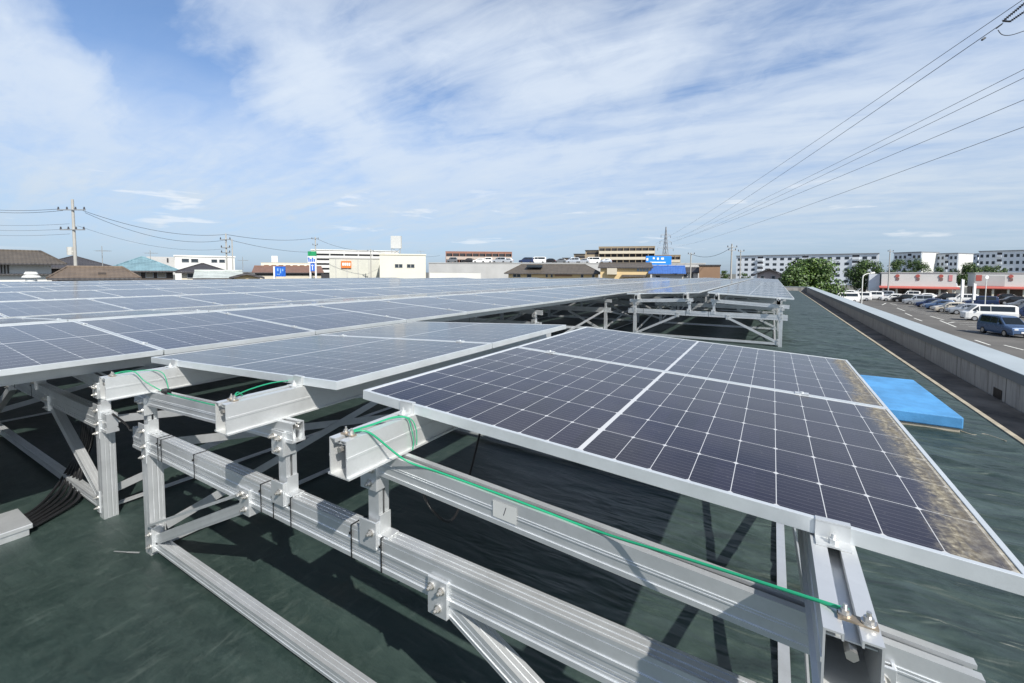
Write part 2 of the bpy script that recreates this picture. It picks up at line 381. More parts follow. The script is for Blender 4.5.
GUT = mat('gutter floor', (0.19, 0.16, 0.125), 0.85, 0, 0.6, 2.0, 0.3, 25)
EDGE = mat('edge strip', (0.36, 0.32, 0.24), 0.85, 0, 0.3, 5.0, 0.2, 40)
PZ, PX0, PX1 = -0.79, 3.98, 4.44
gb = MB()
gb.box(XE+0.05, 4.0, -9, 47, -1.36, -1.26)
tag(gb.build('roof_gutter', GUT), kind='structure')
eb = MB(); eb.box(XE, XE+0.05, -9, 46.6, -1.30, G+0.012)
tag(eb.build('roof_edge_strip', EDGE), kind='structure')
def pwall_mat():
    m = mat('parapet concrete', (0.36, 0.35, 0.33), 0.85, 0, 0.12, 2.0, 0.25, 50)
    t = NT(m.node_tree); b = t.n['Principled BSDF']; old = b.inputs['Base Color'].links[0].from_socket
    tc = t.new('ShaderNodeTexCoord').outputs['Object']
    st = t.noise(t.mapping(tc, (1, 5.0, 0.35)), 3.0, 5, 0.65)
    c = t.mix(t.math('MULTIPLY', t.ramp(st, [(0.48, 0.0), (0.66, 1.0)]), 0.55), old, (0.10, 0.095, 0.085))
    s = t.new('ShaderNodeSeparateXYZ'); t.link(tc, s.inputs[0])
    j = t.math('LESS_THAN', t.math('PINGPONG', s.outputs[1], 0.9), 0.012)
    t.link(t.mix(t.math('MULTIPLY', j, 0.8), c, (0.05, 0.05, 0.05)), b.inputs['Base Color'])
    return m
PW = pwall_mat(); CAPM = mat('parapet cap metal', (0.40, 0.45, 0.47), 0.5, 0.15, 0.06, 0.8); CAPS = mat('cap fascia', (0.14, 0.16, 0.18), 0.55, 0.1, 0.06, 0.8)
pr = thing('parapet_wall', 'long grey concrete parapet with pale metal cap along the right roof edge', 'wall', (PX0, 0, -5))
b = MB(); b.box(PX0+0.04, PX1-0.04, -9, 47.3, -5.0, PZ-0.13); b.build('wall', PW, pr)
b = MB(); b.box(PX0+0.034, PX0+0.0395, 7.30, 7.56, -1.262, -1.13); b.build('drain_opening', BLACKP, pr)
b = MB(); b.box(PX0, PX1, -9, 47.3, PZ-0.13, PZ, 0)
o = b.build('fascia', CAPS, pr)
b = MB(); y = -9.0
while y < 47.2:
    b.box(PX0-0.012, PX1+0.012, y, min(y+3.0, 47.3)-0.006, PZ+0.001, PZ+0.012); y += 3.0
b.build('cap', CAPM, pr, bevel=0.003)
pe = thing('parapet_wall', 'low concrete parapet closing the far end of the green roof', 'wall', (-2, 47.3, -5))
b = MB(); b.box(-27.4, PX1, 47.32, 47.6, -5.0, PZ-0.03); b.build('wall', PW, pe)
b = MB(); b.box(-27.45, PX1, 47.3, 47.64, PZ-0.03, PZ); b.build('cap', CAPM, pe)
b = MB(); b.box(-27.3, PX0+0.03, -9, 47.2, -5.0, -1.38); tag(b.build('store_building', CONC), kind='structure')

# ------------------------------------------------------------------ solar panels
TILT = 0.0535
PER = 3.94
def frame_mb():
    f = MB(); t_, h = 0.012, 0.034
    prof = [(0, 0), (t_, 0), (t_, -0.004), (0.003, -0.004), (0.003, -h+0.002), (0.028, -h+0.002), (0.028, -h), (0, -h)]
    def ring(ps):
        n = len(ps); i = len(f.v)
        for (cx, cy, sx, sy) in ((0, 0, 1, 1), (L, 0, -1, 1), (L, WD, -1, -1), (0, WD, 1, -1)):
            f.v += [Vector((cx+sx*a, cy+sy*a, b_)) for a, b_ in ps]
        for c in range(4):
            c2 = (c+1) % 4
            for k in range(n): k2 = (k+1) % n; f.f.append([i+c*n+k, i+c*n+k2, i+c2*n+k2, i+c2*n+k]); f.m.append(0)
    ring(prof); return f
def glass_mb(m=0, mb=1):
    g = MB(); e = 0.0115
    g.box(e, L-e, e, WD-e, -0.0075, -0.0022, mb, m); return g
me_frame = frame_mb().build('frame', FRAME, bevel=0.0008)
def glassob(cm): return glass_mb().build('glass', [cm, BACK])
GL1, GL2 = glassob(CELLS), glassob(CELLS_SOILED)
def merged(cm):
    f = frame_mb(); g = glass_mb(1, 2); n = len(f.v); f.v += g.v; f.f += [[i+n for i in q] for q in g.f]; f.m += g.m
    return f.build('solar_panel', [FRAME, cm, BACK])
MERG = merged(CELLS)
panels = []   # (distance, x, y, side, k)
YR = {0: None, 1: (-4.36, 43), 2: (-4.36, 40), 3: (-2.07, 33), 4: (-0.93, 28), 5: (0.22, 23), 6: (1.36, 19)}
PIT = WD + 0.010
for side in (0, 1):
    for i in range(2): panels.append((0, 0, 0.028*side + i*PIT, side, 0, 'near', i))
    for i in range(31): panels.append((0, 0, 10.07 + i*PIT, side, 0, 'far', i))
    for k in range(1, 7):
        y0, n = YR[k]
        for i in range(n): panels.append((0, 0, y0 + i*PIT, side, k, 'row', i))
def pxz(k, side): return -PER*k - (0.189 if side else 0.0)
P2 = []
for (_, _, y, side, k, blk, i) in panels:
    x = pxz(k, side); cx = x + (-L/2 if side else L/2); cyy = y + WD/2
    P2.append(((Vector((cx, cyy, 0))-CAM).length, x, y, side, k, blk, i))
P2.sort(key=lambda q: q[0])
ORD = ['front', 'second', 'third', 'fourth', 'fifth', 'sixth', 'seventh']
def panel_label(side, k, blk, i):
    if blk == 'near':
        if side == 0: return (('large dark solar panel at the front right with brown dirt along its low edge', 'dark solar panel just behind the front dirty one, dirt on its low edge')[i], 'dark panels of the near right block')
        return (('pale grey solar panel beside the front dark one, facing away from sun', 'pale grey solar panel at the far end of the near left-leaning pair')[i], 'pale panels of the near block')
    if blk == 'far':
        if i == 0: return (('solar panel at the near right corner of the raised far block', 'solar panel at the near left corner of the raised far block')[side], None)
        return ('pale glossy solar panel lying in the %s half of the far right block' % ('right' if side == 0 else 'left'), 'panels in the %s half of the far right block' % ('right' if side == 0 else 'left'))
    if k == 1 and side == 0:
        if i == 3: return ('blue solar panel cut by the left picture edge, above the cable tray', None)
        if i == 4: return ('blue solar panel whose low edge meets the pale near panels', None)
    s = 'right' if side == 0 else 'left'
    return ('blue-grey solar panel on the %s-leaning slope of the %s row from the right' % (s, ORD[k]), 'panels on the %s-leaning slope of the %s row' % (s, ORD[k]))
far = MB()
for n, (d, x, y, side, k, blk, i) in enumerate(P2):
    loc = Vector((x, y + (WD if side else 0), 0)); rot = (0, TILT if side == 0 else 0.0455, math.pi if side else 0)
    if n >= 300:
        m_ = Matrix.Translation(loc) @ Matrix.Rotation(rot[2], 4, 'Z') @ Matrix.Rotation(rot[1], 4, 'Y')
        f = MERG.data; b0 = len(far.v); far.v += [m_ @ v.co for v in f.vertices]
        for p_ in f.polygons: far.f.append([b0+q for q in p_.vertices]); far.m.append(p_.material_index)
        continue
    lab, grp = panel_label(side, k, blk, i)
    jit = (random.uniform(-1, 1)*0.0006, rot[1] + random.uniform(-1, 1)*0.0012, rot[2]) if blk != 'near' else rot
    if n < 60 or blk == 'near':
        o = thing('solar_panel', lab, 'solar panel', loc, 0, grp); o.rotation_euler = jit
        f = me_frame.copy(); COL.objects.link(f); f.parent = o
        g = (GL2 if (blk == 'near' and side == 0) else GL1).copy(); COL.objects.link(g); g.parent = o
    else:
        o = MERG.copy(); COL.objects.link(o); o.location = loc; o.rotation_euler = jit; tag(o, lab, 'solar panel', grp)
# far remainder: cells are drawn per panel through a local-coordinate copy of the cell material
CELLS_FAR = mat('far solar cells', (0.05, 0.055, 0.075), 0.2, 0, 0.15, 0.5)
tag(far.build('far_solar_panels', [FRAME, CELLS_FAR, BACK]), 'sea of pale solar panels farthest away towards the horizon', 'solar panels', None, 'stuff')
for q in (me_frame, GL1, GL2, MERG): bpy.data.objects.remove(q)

# ------------------------------------------------------------------ mounting rails (along Y)
RP = cprof(0.076, 0.115, 0.0035, 0.022, 0.012, 0.009, ((-0.050, -0.058, 0.0018),))
def railz(side, dx): return -0.036 - abs(dx)*math.tan(TILT if side == 0 else 0.0455)
def rail(xc, z, y0, y1, seams, label, group=None, ends=True, side=0, detail=True):
    o = thing('mounting_rail', label, 'rail', (xc, y0, z), 0, group)
    b = MB(); b.extrude(RP, (xc, y0, z), (xc, y1, z), (0, 0, 1)); b.build('channel', ALU_RAIL, o)
    if detail:
        b = MB(); b.box(xc-0.0335, xc+0.0335, y0+0.02, y1-0.02, z-0.0235, z-0.021); b.build('inner_web', ALU_RAIL, o)
        b = MB(); b.cyl((xc, y0+0.004, z-0.034), (xc, y0+0.030, z-0.034), 0.0095, 6); b.build('end_bolt', STEEL, o)
    tl = (1 if side == 0 else -1)*TILT
    for (yc, end) in seams:
        b = MB()
        if end:   # end clamp: a bent plate gripping the frame end
            b.box(xc-0.03, xc+0.03, yc-0.035, yc-0.001, z+0.0005, z+0.004); b.box(xc-0.03, xc+0.03, yc-0.005, yc-0.001, z+0.004, z+0.036); b.box(xc-0.03, xc+0.03, yc-0.005, yc+0.010, z+0.0365, z+0.040)
            b.cyl((xc, yc-0.02, z+0.004), (xc, yc-0.02, z+0.014), 0.0085, 6); b.cyl((xc, yc-0.02, z+0.014), (xc, yc-0.02, z+0.024), 0.004, 8)
        else:
            b.box(xc-0.025, xc+0.025, yc-0.016, yc+0.016, z+0.0365, z+0.041); b.cyl((xc, yc, z+0.041), (xc, yc, z+0.046), 0.0065, 6)
        b.build('clamp', ALU_RAIL, o)
    return o
X1, X2, X3, X4 = -1.605, -0.442, 0.225, 1.430
nearseam = [(0.0, True), (WD+0.005, False)]
nb = [(0.028, True), (0.028+WD+0.005, False)]
rail(X4, railz(0, X4), -0.285, 2.46, nearseam, 'near right aluminium rail with slotted top carrying the low side of the dirty panel', side=0)
rail(X3, railz(0, X3), -0.285, 2.46, nearseam, 'aluminium rail under the high left edge of the front dark panel', side=0)
rail(X2, railz(1, X2+0.189), -0.285, 2.46, nb, 'aluminium rail under the high right edge of the pale near panel', side=1)
rail(X1, railz(1, X1+0.189), -0.285, 2.46, nb, 'leftmost of the four near rail ends, above the two left posts', side=1)
for (xo, sd, who) in ((1.43, 0, 'outer right'), (0.22, 0, 'inner right'), (-0.452, 1, 'inner left'), (-1.605, 1, 'outer left')):
    z = railz(sd, xo if sd == 0 else xo+0.189)
    rail(xo, z, 9.79, 45.6, [(10.07, True), (10.07+PIT, False)], '%s rail under the raised far panel block' % who, side=sd)
for k in (1, 2):
    for (xo, sd) in ((1.40, 0), (0.22, 0), (-0.452, 1), (-1.605, 1)):
        z = railz(sd, xo if sd == 0 else xo+0.189)
        seams = [(-4.36 + i*PIT - 0.005, False) for i in range(1, 16)]
        rail(xo-PER*k, z, -4.5, 44, seams, 'long rail hidden under the %s row of panels from the right' % ORD[k], 'rails under the left rows', side=sd, detail=False)
for k in range(3, 7):
    for (xo, sd) in ((1.40, 0), (0.22, 0), (-0.452, 1), (-1.605, 1)):
        z = railz(sd, xo if sd == 0 else xo+0.189); y0 = YR[k][0]; n = YR[k][1]
        seams = [(y0 + i*PIT - 0.005, False) for i in range(1, 8)]
        rail(xo-PER*k, z, y0-0.15, y0+n*PIT+0.1, seams, 'long rail under the distant left rows of panels', 'rails under the distant left rows', side=sd, detail=False)

# ------------------------------------------------------------------ support frames
def solid(wd, h, top=((-0.35, 0.10), (0.25, 0.10)), dep=0.003, ribs=()):
    """closed extrusion section with shallow grooves in its top: (centre, width) as fractions of the width"""
    a = wd/2; side = [(-a, 0.0)]
    for z0, z1, o in ribs: side += [(-a, z0), (-a-o, z0), (-a-o, z1), (-a, z1)]
    side += [(-a, -h)]; lp = side + [(-x, z) for x, z in side[::-1]]
    for c, w_ in sorted(top, reverse=True): lp += [((c+w_/2)*wd, 0), ((c+w_/2)*wd, -dep), ((c-w_/2)*wd, -dep), ((c-w_/2)*wd, 0)]
    return lp
LBP = solid(0.056, 0.118, ((-0.30, 0.08), (0.05, 0.10), (0.34, 0.08)), 0.003, ((-0.012, -0.015, -0.002), (-0.050, -0.060, 0.003), (-0.076, -0.079, -0.002), (-0.086, -0.092, -0.005), (-0.102, -0.1179, 0.004)))
UBP = cprof(0.052, 0.079, 0.0035, 0.016, 0.008, 0.0, ((-0.034, -0.037, 0.0018), (-0.041, -0.044, 0.0018), (-0.066, -0.0789, 0.003)))
POSTP = solid(0.074, 0.070, ((-0.22, 0.06), (0.10, 0.10), (0.34, 0.05)), 0.004, ((-0.030, -0.034, -0.002),))
BRP = solid(0.050, 0.050, ((-0.18, 0.07), (0.20, 0.07)), 0.003, ((-0.016, -0.020, -0.002), (-0.036, -0.040, 0.002)))
ZL0, ZL1 = -0.455, -0.573
def bolt(mb, x, y, z, r=0.010, ax=(0, -1, 0), ln=0.010):
    a = Vector(ax); p = Vector((x, y, z))
    mb.cyl(p, p+a*0.003, r*1.5, 12); mb.cyl(p+a*0.003, p+a*(0.003+ln), r, 6); mb.cyl(p+a*(0.003+ln), p+a*(0.003+ln+0.008), r*0.5, 8)
def bracket(par, x, y, z0, z1, wd=0.085, bolts=(), flange=True):
    """bent plate on the near face of a member: plate at y, flange on its +X side"""
    b = MB(); b.box(x-wd/2, x+wd/2, y-0.006, y, z0, z1)
    if flange: b.box(x+wd/2-0.006, x+wd/2, y, y+0.05, z0, z1)
    o = b.build('bracket', ALU, par, bevel=0.001)
    if bolts:
        for bx, bz in bolts:
            b = MB(); bolt(b, x+bx, y-0.006, bz, 0.0085); b.build('bolt', STEEL, o)
    return o
def ziptie(par, x, y0, y1, z0, z1):
    b = MB(); e = 0.0022; w2 = 0.0024
    b.box(x-w2, x+w2, y0-e, y0, z0-e, z1+e); b.box(x-w2, x+w2, y1, y1+e, z0-e, z1+e); b.box(x-w2, x+w2, y0, y1, z1, z1+e); b.box(x-w2, x+w2, y0, y1, z0-e, z0)
    b.box(x-0.004, x+0.004, y0-0.008, y0-e, z1-0.03, z1-0.022)
    b.build('zip_tie', BLACKP, par)
def support(ox, yF, label, group=None, full=True, front=False, ybar=None, strut=False):
    """one cross frame: two posts, a level lower beam, two sloping upper beams on stub posts, braces, a ground beam"""
    o = thing('support_frame', label, 'support frame', (ox-0.09, yF, G), 0, group)
    xl, xr = ox-1.665, ox+1.485
    n0 = yF-0.028
    for s, xp in ((-1, xl), (1, xr)):
        b = MB(); b.extrude(POSTP, (xp+0.036, yF, G-0.02), (xp+0.036, yF, ZL1 - 0.002), (1, 0, 0)); p_ = b.build('post', ALU, o)
        if full:
            bracket(o, xp, n0-0.006, ZL1-0.05, ZL1+0.07, 0.06, ((-0.012, ZL1-0.02), (0.012, ZL1+0.045)))
            bracket(o, xp+0.03*(-s)*1.4, n0-0.008, G+0.03, G+0.17, 0.05, ((0, G+0.06), (0, G+0.13)))
    b = MB(); b.extrude(LBP, (ox-1.835, yF, ZL0), (ox+1.61, yF, ZL0), (0, 0, 1)); b.build('lower_beam', ALU, o)
    # sloping upper beams
    for sd, xa, xb in ((0, 0.085, 1.635), (1, -0.300, -1.800)):
        tl = TILT if sd == 0 else 0.0455; x0 = 0.0 if sd == 0 else -0.189; off = 0.036+0.1155
        za = -abs(xa-x0)*math.tan(tl)-off; zb = -abs(xb-x0)*math.tan(tl)-off
        pa, pb = ((ox+xa, yF, za), (ox+xb, yF, zb)) if sd == 0 else ((ox+xb, yF, zb), (ox+xa, yF, za))
        b = MB(); b.extrude(UBP, pa, pb, (0, 0, 1)); ub = b.build('upper_beam', ALU, o)
        if full:
            e = pb if sd == 1 else pa
            sx = 1 if sd == 1 else -1
            b = MB(); b.cyl((e[0]-sx*0.03, yF, e[2]-0.018), (e[0]+sx*0.012, yF, e[2]-0.018), 0.008, 6); b.build('end_bolt', STEEL, ub)
        if front:
            sx = ox + (-0.72 if sd == 1 else 0.648); sz = -abs(sx-ox-x0)*math.tan(tl)-off
            b = MB(); sl_ = math.tan(tl)*(1 if sd == 1 else -1)
            y = yF-0.0298
            pts = [(sx, y, sz-0.010), (sx+0.078, y, sz-0.010+0.078*sl_), (sx+0.078, y, sz-0.058+0.078*sl_), (sx, y, sz-0.058)]
            b.quad(pts, 0)
            b.bar((sx+0.044, y-0.0004, sz-0.022), (sx+0.036, y-0.0004, sz-0.046), 0.0004, 0.002, (1, 0, 0), 1)
            b.build('label_sticker', [STICK, INK], ub)
        # stubs
        for xs_, br in (((0.155, True), (1.485, False)) if sd == 0 else ((-0.375, True), (-1.665, False))):
            zt = -abs(xs_-x0)*math.tan(tl)-off-0.079
            b = MB(); b.extrude(cprof(0.046, 0.050, 0.004, 0.010, 0.006), (ox+xs_+0.025, yF, ZL0+0.001), (ox+xs_+0.025, yF, zt-0.001), (1, 0, 0)); st = b.build('stub_post', ALU, o)
            if full:
                bracket(o, ox+xs_-0.004, n0-0.007, zt-0.055, zt+0.045, 0.078, ((-0.022, zt+0.020), (0.018, zt+0.018), (0.008, zt-0.030)))
                bracket(o, ox+xs_-0.012, n0-0.007, ZL0-0.045, ZL0+0.050, 0.082, ((0.018, ZL0+0.012),), True)
                b = MB(); b.box(ox+xs_+0.027, ox+xs_+0.070, yF-0.024, yF+0.024, ZL0+0.0006, ZL0+0.006); b.box(ox+xs_+0.027, ox+xs_+0.032, yF-0.024, yF+0.024, ZL0+0.006, ZL0+0.07); b.build('angle_bracket', ALU, o)
    if full:
        for zx in ((-1.50, -1.46, -1.10, -0.52, -0.43, -0.31, 0.05, 0.20) if front else (-1.45, -0.45, 0.05)):
            ziptie(o, ox+zx, yF-0.032, yF+0.032, ZL1, ZL0)
    # braces
    for s, x0_, x1_ in ((-1, xl+0.05, ox-0.63), (1, xr-0.05, ox+0.46)):
        b = MB(); up = Vector((s*-0.5, 0, 0.86))
        b.extrude(BRP, (x0_, yF, G+0.115), (x1_, yF, ZL1+0.02), (0, 0, 1)); b.build('brace', ALU, o)
        if full: bracket(o, x1_-0.01, n0-0.006, ZL1-0.045, ZL1+0.072, 0.075, ((-0.022, ZL1+0.045), (0.018, ZL1+0.043), (0.004, ZL1-0.018)))
    b = MB(); b.extrude(BRP, (xl+0.045, yF, G+0.085), (xr-0.045, yF, G+0.085), (0, 0, 1)); b.build('ground_beam', ALU, o)
    if ybar:
        for xp, xc_ in ((xl+0.0, xl+0.045), (xr-0.09, xr-0.045)):
            b = MB(); b.bar((xp, yF+0.03, G+0.026), (xp, ybar, G+0.026), 0.042, 0.010); b.build('tie_bar', ALU, o)
            b = MB(); b.bar((xc_-0.004, yF+0.035, G+0.62), (xc_-0.004, ybar-0.01, G+0.17), 0.007, 0.05); b.build('cross_brace', ALU, o)
            b = MB(); b.bar((xc_+0.006, yF+0.035, G+0.15), (xc_+0.006, ybar-0.01, G+0.62), 0.007, 0.05); b.build('cross_brace', ALU, o)
    if front:
        b = MB(); b.bar((xl+0.05, n0-0.016, G+0.185), (ox-0.66, n0-0.016, ZL1+0.045), 0.012, 0.030, (0, 1, 0)); b.build('flat_strut', ALU, o)
    return o
support(0, -0.07, 'bare near support frame with zip ties holding up the four rail ends', full=True, front=True, ybar=2.25)
support(0, 2.28, 'support frame hidden under the far ends of the near panels')
support(0, 9.98, 'support frame with crossed braces at the open near end of the far block', ybar=12.9, strut=True)
for i, yf in enumerate((12.95, 15.9, 18.9, 22)): support(0, yf, 'support frame deeper under the raised far panel block', 'frames under the far block', full=False, ybar=yf+2.9)
CYS = (-3.2, -0.07, 2.75, 5.85, 9.75, 12.9, 16.0, 19.1)
cl_ = ['support frame under the second row nearest the camera, cut by the left edge', 'support frame at left whose right post carries black cables', 'second frame back under the second row of panels', 'third frame back under the second row of panels', 'fourth frame back under the second row, beside the far block']
for i, yf in enumerate(CYS):
    support(-PER+0.10, yf, cl_[i] if i < 5 else 'support frame deep in the dark under the second row', None if i < 5 else 'deep frames under the second row', full=i in (1, 2, 3), ybar=(CYS[i+1]-0.05) if 0 < i < 5 else None, strut=i > 1)
for yf in (-0.07, 2.75, 5.85): support(-2*PER, yf, 'support frame in the shade under the third row of panels', 'frames under the third row', full=False)

# ------------------------------------------------------------------ green earth wires, terminals
def wire(pts, label, r=0.0036):
    b = MB(); b.tube(pts, r, 8, 8); return tag(b.build('earth_wire', GREENW, smooth=True, origin=pts[0]), label, 'wire')
z3, z4, z2, z1 = railz(0, X3), railz(0, X4), railz(1, X2+0.189), railz(1, X1+0.189)
def ubz(x): return -abs(x)*math.tan(TILT)-0.1515
yw = -0.09
wire([(X3+0.004, -0.243, z3+0.008), (X3+0.043, -0.205, z3+0.003), (0.330, -0.118, ubz(.330)+0.020), (0.45, yw, ubz(.45)+0.004), (0.7, yw+0.003, ubz(.7)+0.004), (0.95, yw-0.002, ubz(.95)+0.006), (1.19, -0.163, ubz(1.19)+0.066), (1.43, -0.236, z4+0.009)], 'green earth wire running along the front sloping beam to the near right rail', 0.0032)
wire([(X3, -0.243, z3+0.011), (X3+0.010, -0.17, z3+0.008), (X3+0.022, -0.10, z3+0.012), (X3+0.045, -0.05, z3+0.004), (X3+0.052, -0.035, z3-0.035), (X3+0.050, -0.022, z3-0.085), (X3+0.046, -0.025, z3-0.115)], 'thin green wire looping over the rail end under the front dark panel', 0.0022)
wire([(X3-0.012, -0.225, z3+0.005), (X3-0.006, -0.15, z3+0.004), (X3+0.018, -0.07, z3+0.010), (X3+0.046, -0.03, z3-0.006), (X3+0.056, -0.015, z3-0.05), (X3+0.054, -0.012, z3-0.10)], 'second thin green wire beside the loop on the same rail end', 0.0019)
def bz(x): return -abs(x+0.189)*math.tan(0.0455)-0.1515
wire([(X1, -0.24, z1+0.012), (X1+0.06, -0.18, z1+0.02), (X1+0.10, -0.14, z1-0.04), (X1+0.2, -0.09, bz(X1+.2)+0.012), (-1.1, -0.092, bz(-1.1)+0.006), (-0.8, -0.09, bz(-.8)+0.006), (X2-0.12, -0.10, bz(-.55)+0.03), (X2-0.03, -0.20, z2+0.015), (X2, -0.235, z2+0.012)], 'green earth wire joining the two left near rails along their beam', 0.0028)
wire([(X1+0.01, -0.235, z1+0.010), (X1+0.03, -0.12, z1+0.010), (X1+0.085, -0.06, z1-0.01), (X1+0.19, -0.075, bz(X1+.19)+0.02)], 'thin green wire dropping from the leftmost near rail to a black joint', 0.0022)
wire([(X2, -0.235, z2+0.014), (X2-0.03, -0.16, z2+0.02), (X2-0.06, -0.04, z2+0.018), (X2-0.10, 0.12, z2-0.01), (X2-0.14, 0.3, z2-0.05)], 'green wire running back from the inner left rail under the pale panel', 0.0027)
b = MB(); b.box(X1+0.16, X1+0.215, -0.10, -0.07, bz(-1.42)+0.006, bz(-1.42)+0.03); tag(b.build('cable_joint', BLACKP, origin=(X1+0.19, -0.085, bz(-1.42)), bevel=0.006), 'small black cable joint on the left sloping beam', 'cable joint')
def terminal(x, y, z, label):
    o = thing('earth_terminal', label, 'terminal', (x, y, z))
    b = MB(); b.box(x-0.028, x+0.024, y-0.008, y+0.009, z+0.0005, z+0.0045); b.build('plate', BRASS, o)
    b = MB(); bolt(b, x-0.018, y+0.004, z+0.0045, 0.006, (0, 0, 1), 0.006); b.build('bolt', STEEL, o)
    b = MB(); bolt(b, x+0.012, y, z+0.0045, 0.007, (0, 0, 1), 0.007); b.build('bolt', STEEL, o)
terminal(X4+0.012, -0.245, z4, 'brass earth terminal with two bolts on the near right rail end')
terminal(X3, -0.245, z3, 'brass earth terminal on the rail end of the front dark panel')
terminal(X2, -0.240, z2, 'brass earth terminal on the rail end of the pale near panel')
terminal(X1, -0.245, z1, 'small earth terminal on the leftmost near rail end')

# ------------------------------------------------------------------ cable tray and black cables, lower left
o = thing('cable_tray', 'flat aluminium cable tray lying on the green roof at lower left', 'cable tray', (-2.64, -1.6, G))
b = MB(); b.box(-2.795, -2.485, -3.6, -0.40, G+0.002, G+0.040); b.build('tray', ALU, o, bevel=0.002)
b = MB(); b.box(-2.802, -2.478, -3.6, -0.385, G+0.041, G+0.070); b.build('cover', ALU, o, bevel=0.004)
cab = MATS['black plastic']
for i in range(6):
    x = -2.755 + i*0.046; u = i*0.040; v = i*0.014
    pts = [(x, -0.42, G+0.02), (x-0.05, -0.32, G+0.022), (-2.98+u*1.3, -0.20+v, G+0.03), (-3.16+u*1.2, -0.09+v*0.4, G+0.07), (-3.22+u, -0.01, G+0.18), (-3.18+u, 0.02, G+0.31), (-3.17+u, 0.03, G+0.44), (-3.25+u*0.8, 0.01, G+0.55), (-3.36+u*0.6, -0.01, ZL1-0.01)]
    b = MB(); b.tube(pts, 0.0120 if i % 2 else 0.0100, 8, 6)
    tag(b.build('power_cable', cab, smooth=True, origin=pts[0]), 'thick black power cable curving from the cable tray up the left brace', 'cable', 'cables leaving the tray')
pts = [(-2.22, -0.07, ZL0+0.0), (-2.08, -0.05, -0.50), (-1.98, -0.06, -0.515), (-1.87, -0.07, -0.48)]
b = MB(); b.tube(pts, 0.006, 8, 6); tag(b.build('power_cable', cab, smooth=True, origin=pts[0]), 'thin black cable sagging between the two left posts', 'cable')
pts = [(0.30, -0.03, -0.25), (0.33, 0.0, -0.36), (0.34, 0.10, -0.45), (0.30, 0.25, -0.38), (0.26, 0.4, -0.22)]
b = MB(); b.tube(pts, 0.005, 8, 6); tag(b.build('power_cable', cab, smooth=True, origin=pts[0]), 'thin black cable hanging under the front dark panel', 'cable')
pts = [(-1.715, -0.13, G+0.004), (-1.76, -0.17, G+0.014), (-1.85, -0.20, G+0.005)]
LOOSE = mat('loose strap', (0.2, 0.21, 0.21), 0.5)
b = MB(); b.bar(pts[0], pts[1], 0.010, 0.002); b.bar(pts[1], pts[2], 0.007, 0.002); tag(b.build('loose_strip', LOOSE, origin=pts[0]), 'small torn silver strip on the roof at the near left post', 'strip')

# ------------------------------------------------------------------ blue skylight cover
o = thing('skylight_cover', 'bright blue square cover on a beige kerb beside the dirty panel', 'skylight', (2.49, 5.78, G))
BLUE = mat('blue sheet', (0.075, 0.27, 0.53), 0.55, 0, 0.25, 3.5, 0.2, 12)
b = MB(); b.box(2.02, 2.965, 4.885, 6.67, G-0.02, G+0.047); b.build('kerb', mat('beige kerb', (0.42, 0.38, 0.30), 0.8), o, bevel=0.004)
b = MB(); b.box(2.0, 2.985, 4.87, 6.69, G+0.048, G+0.166); b.build('cover', BLUE, o, bevel=0.012)
b = MB(); b.tube([(2.98, 4.92, G+0.02), (3.06, 4.86, G+0.012), (3.16, 4.95, G+0.012), (3.26, 4.8, G+0.012)], 0.004, 6); b.build('tie_rope', mat('beige rope', (0.4, 0.36, 0.28), 0.8), o)

# =================================================================== surroundings
GZ = -5.0
H0 = 272.2
def P(px, D, z=GZ):
    """point at forward depth D on pixel column px of the horizon row, at height z"""
    d = FWD + RT2*((px-512)/FPX) - UP2*((H0-CY)/FPX)
    q = CAM + d*D; return Vector((q.x, q.y, z))
def ZP(py, D): return CAM.z + (H0-py)*D/FPX
# ground
b = MB(); b.quad([(-3000, -3000, GZ-0.01), (3000, -3000, GZ-0.01), (3000, 3000, GZ-0.01), (-3000, 3000, GZ-0.01)])
tag(b.build('ground', mat('town ground', (0.12, 0.12, 0.105), 0.9, 0, 0.3, 0.03)), kind='structure')
b = MB(); b.quad([(4.5, -40, GZ+0.0), (110, -40, GZ+0.0), (110, 128, GZ+0.0), (4.5, 128, GZ+0.0)])
tag(b.build('parking_lot', ASPH), kind='structure')
LZ = GZ+0.005

def win_mat(): return mat('window glass', (0.035, 0.045, 0.055), 0.15, 0, 0.3, 0.5)
WG = win_mat()
WFR = mat('window frame', (0.35, 0.36, 0.37), 0.5, 0.3)

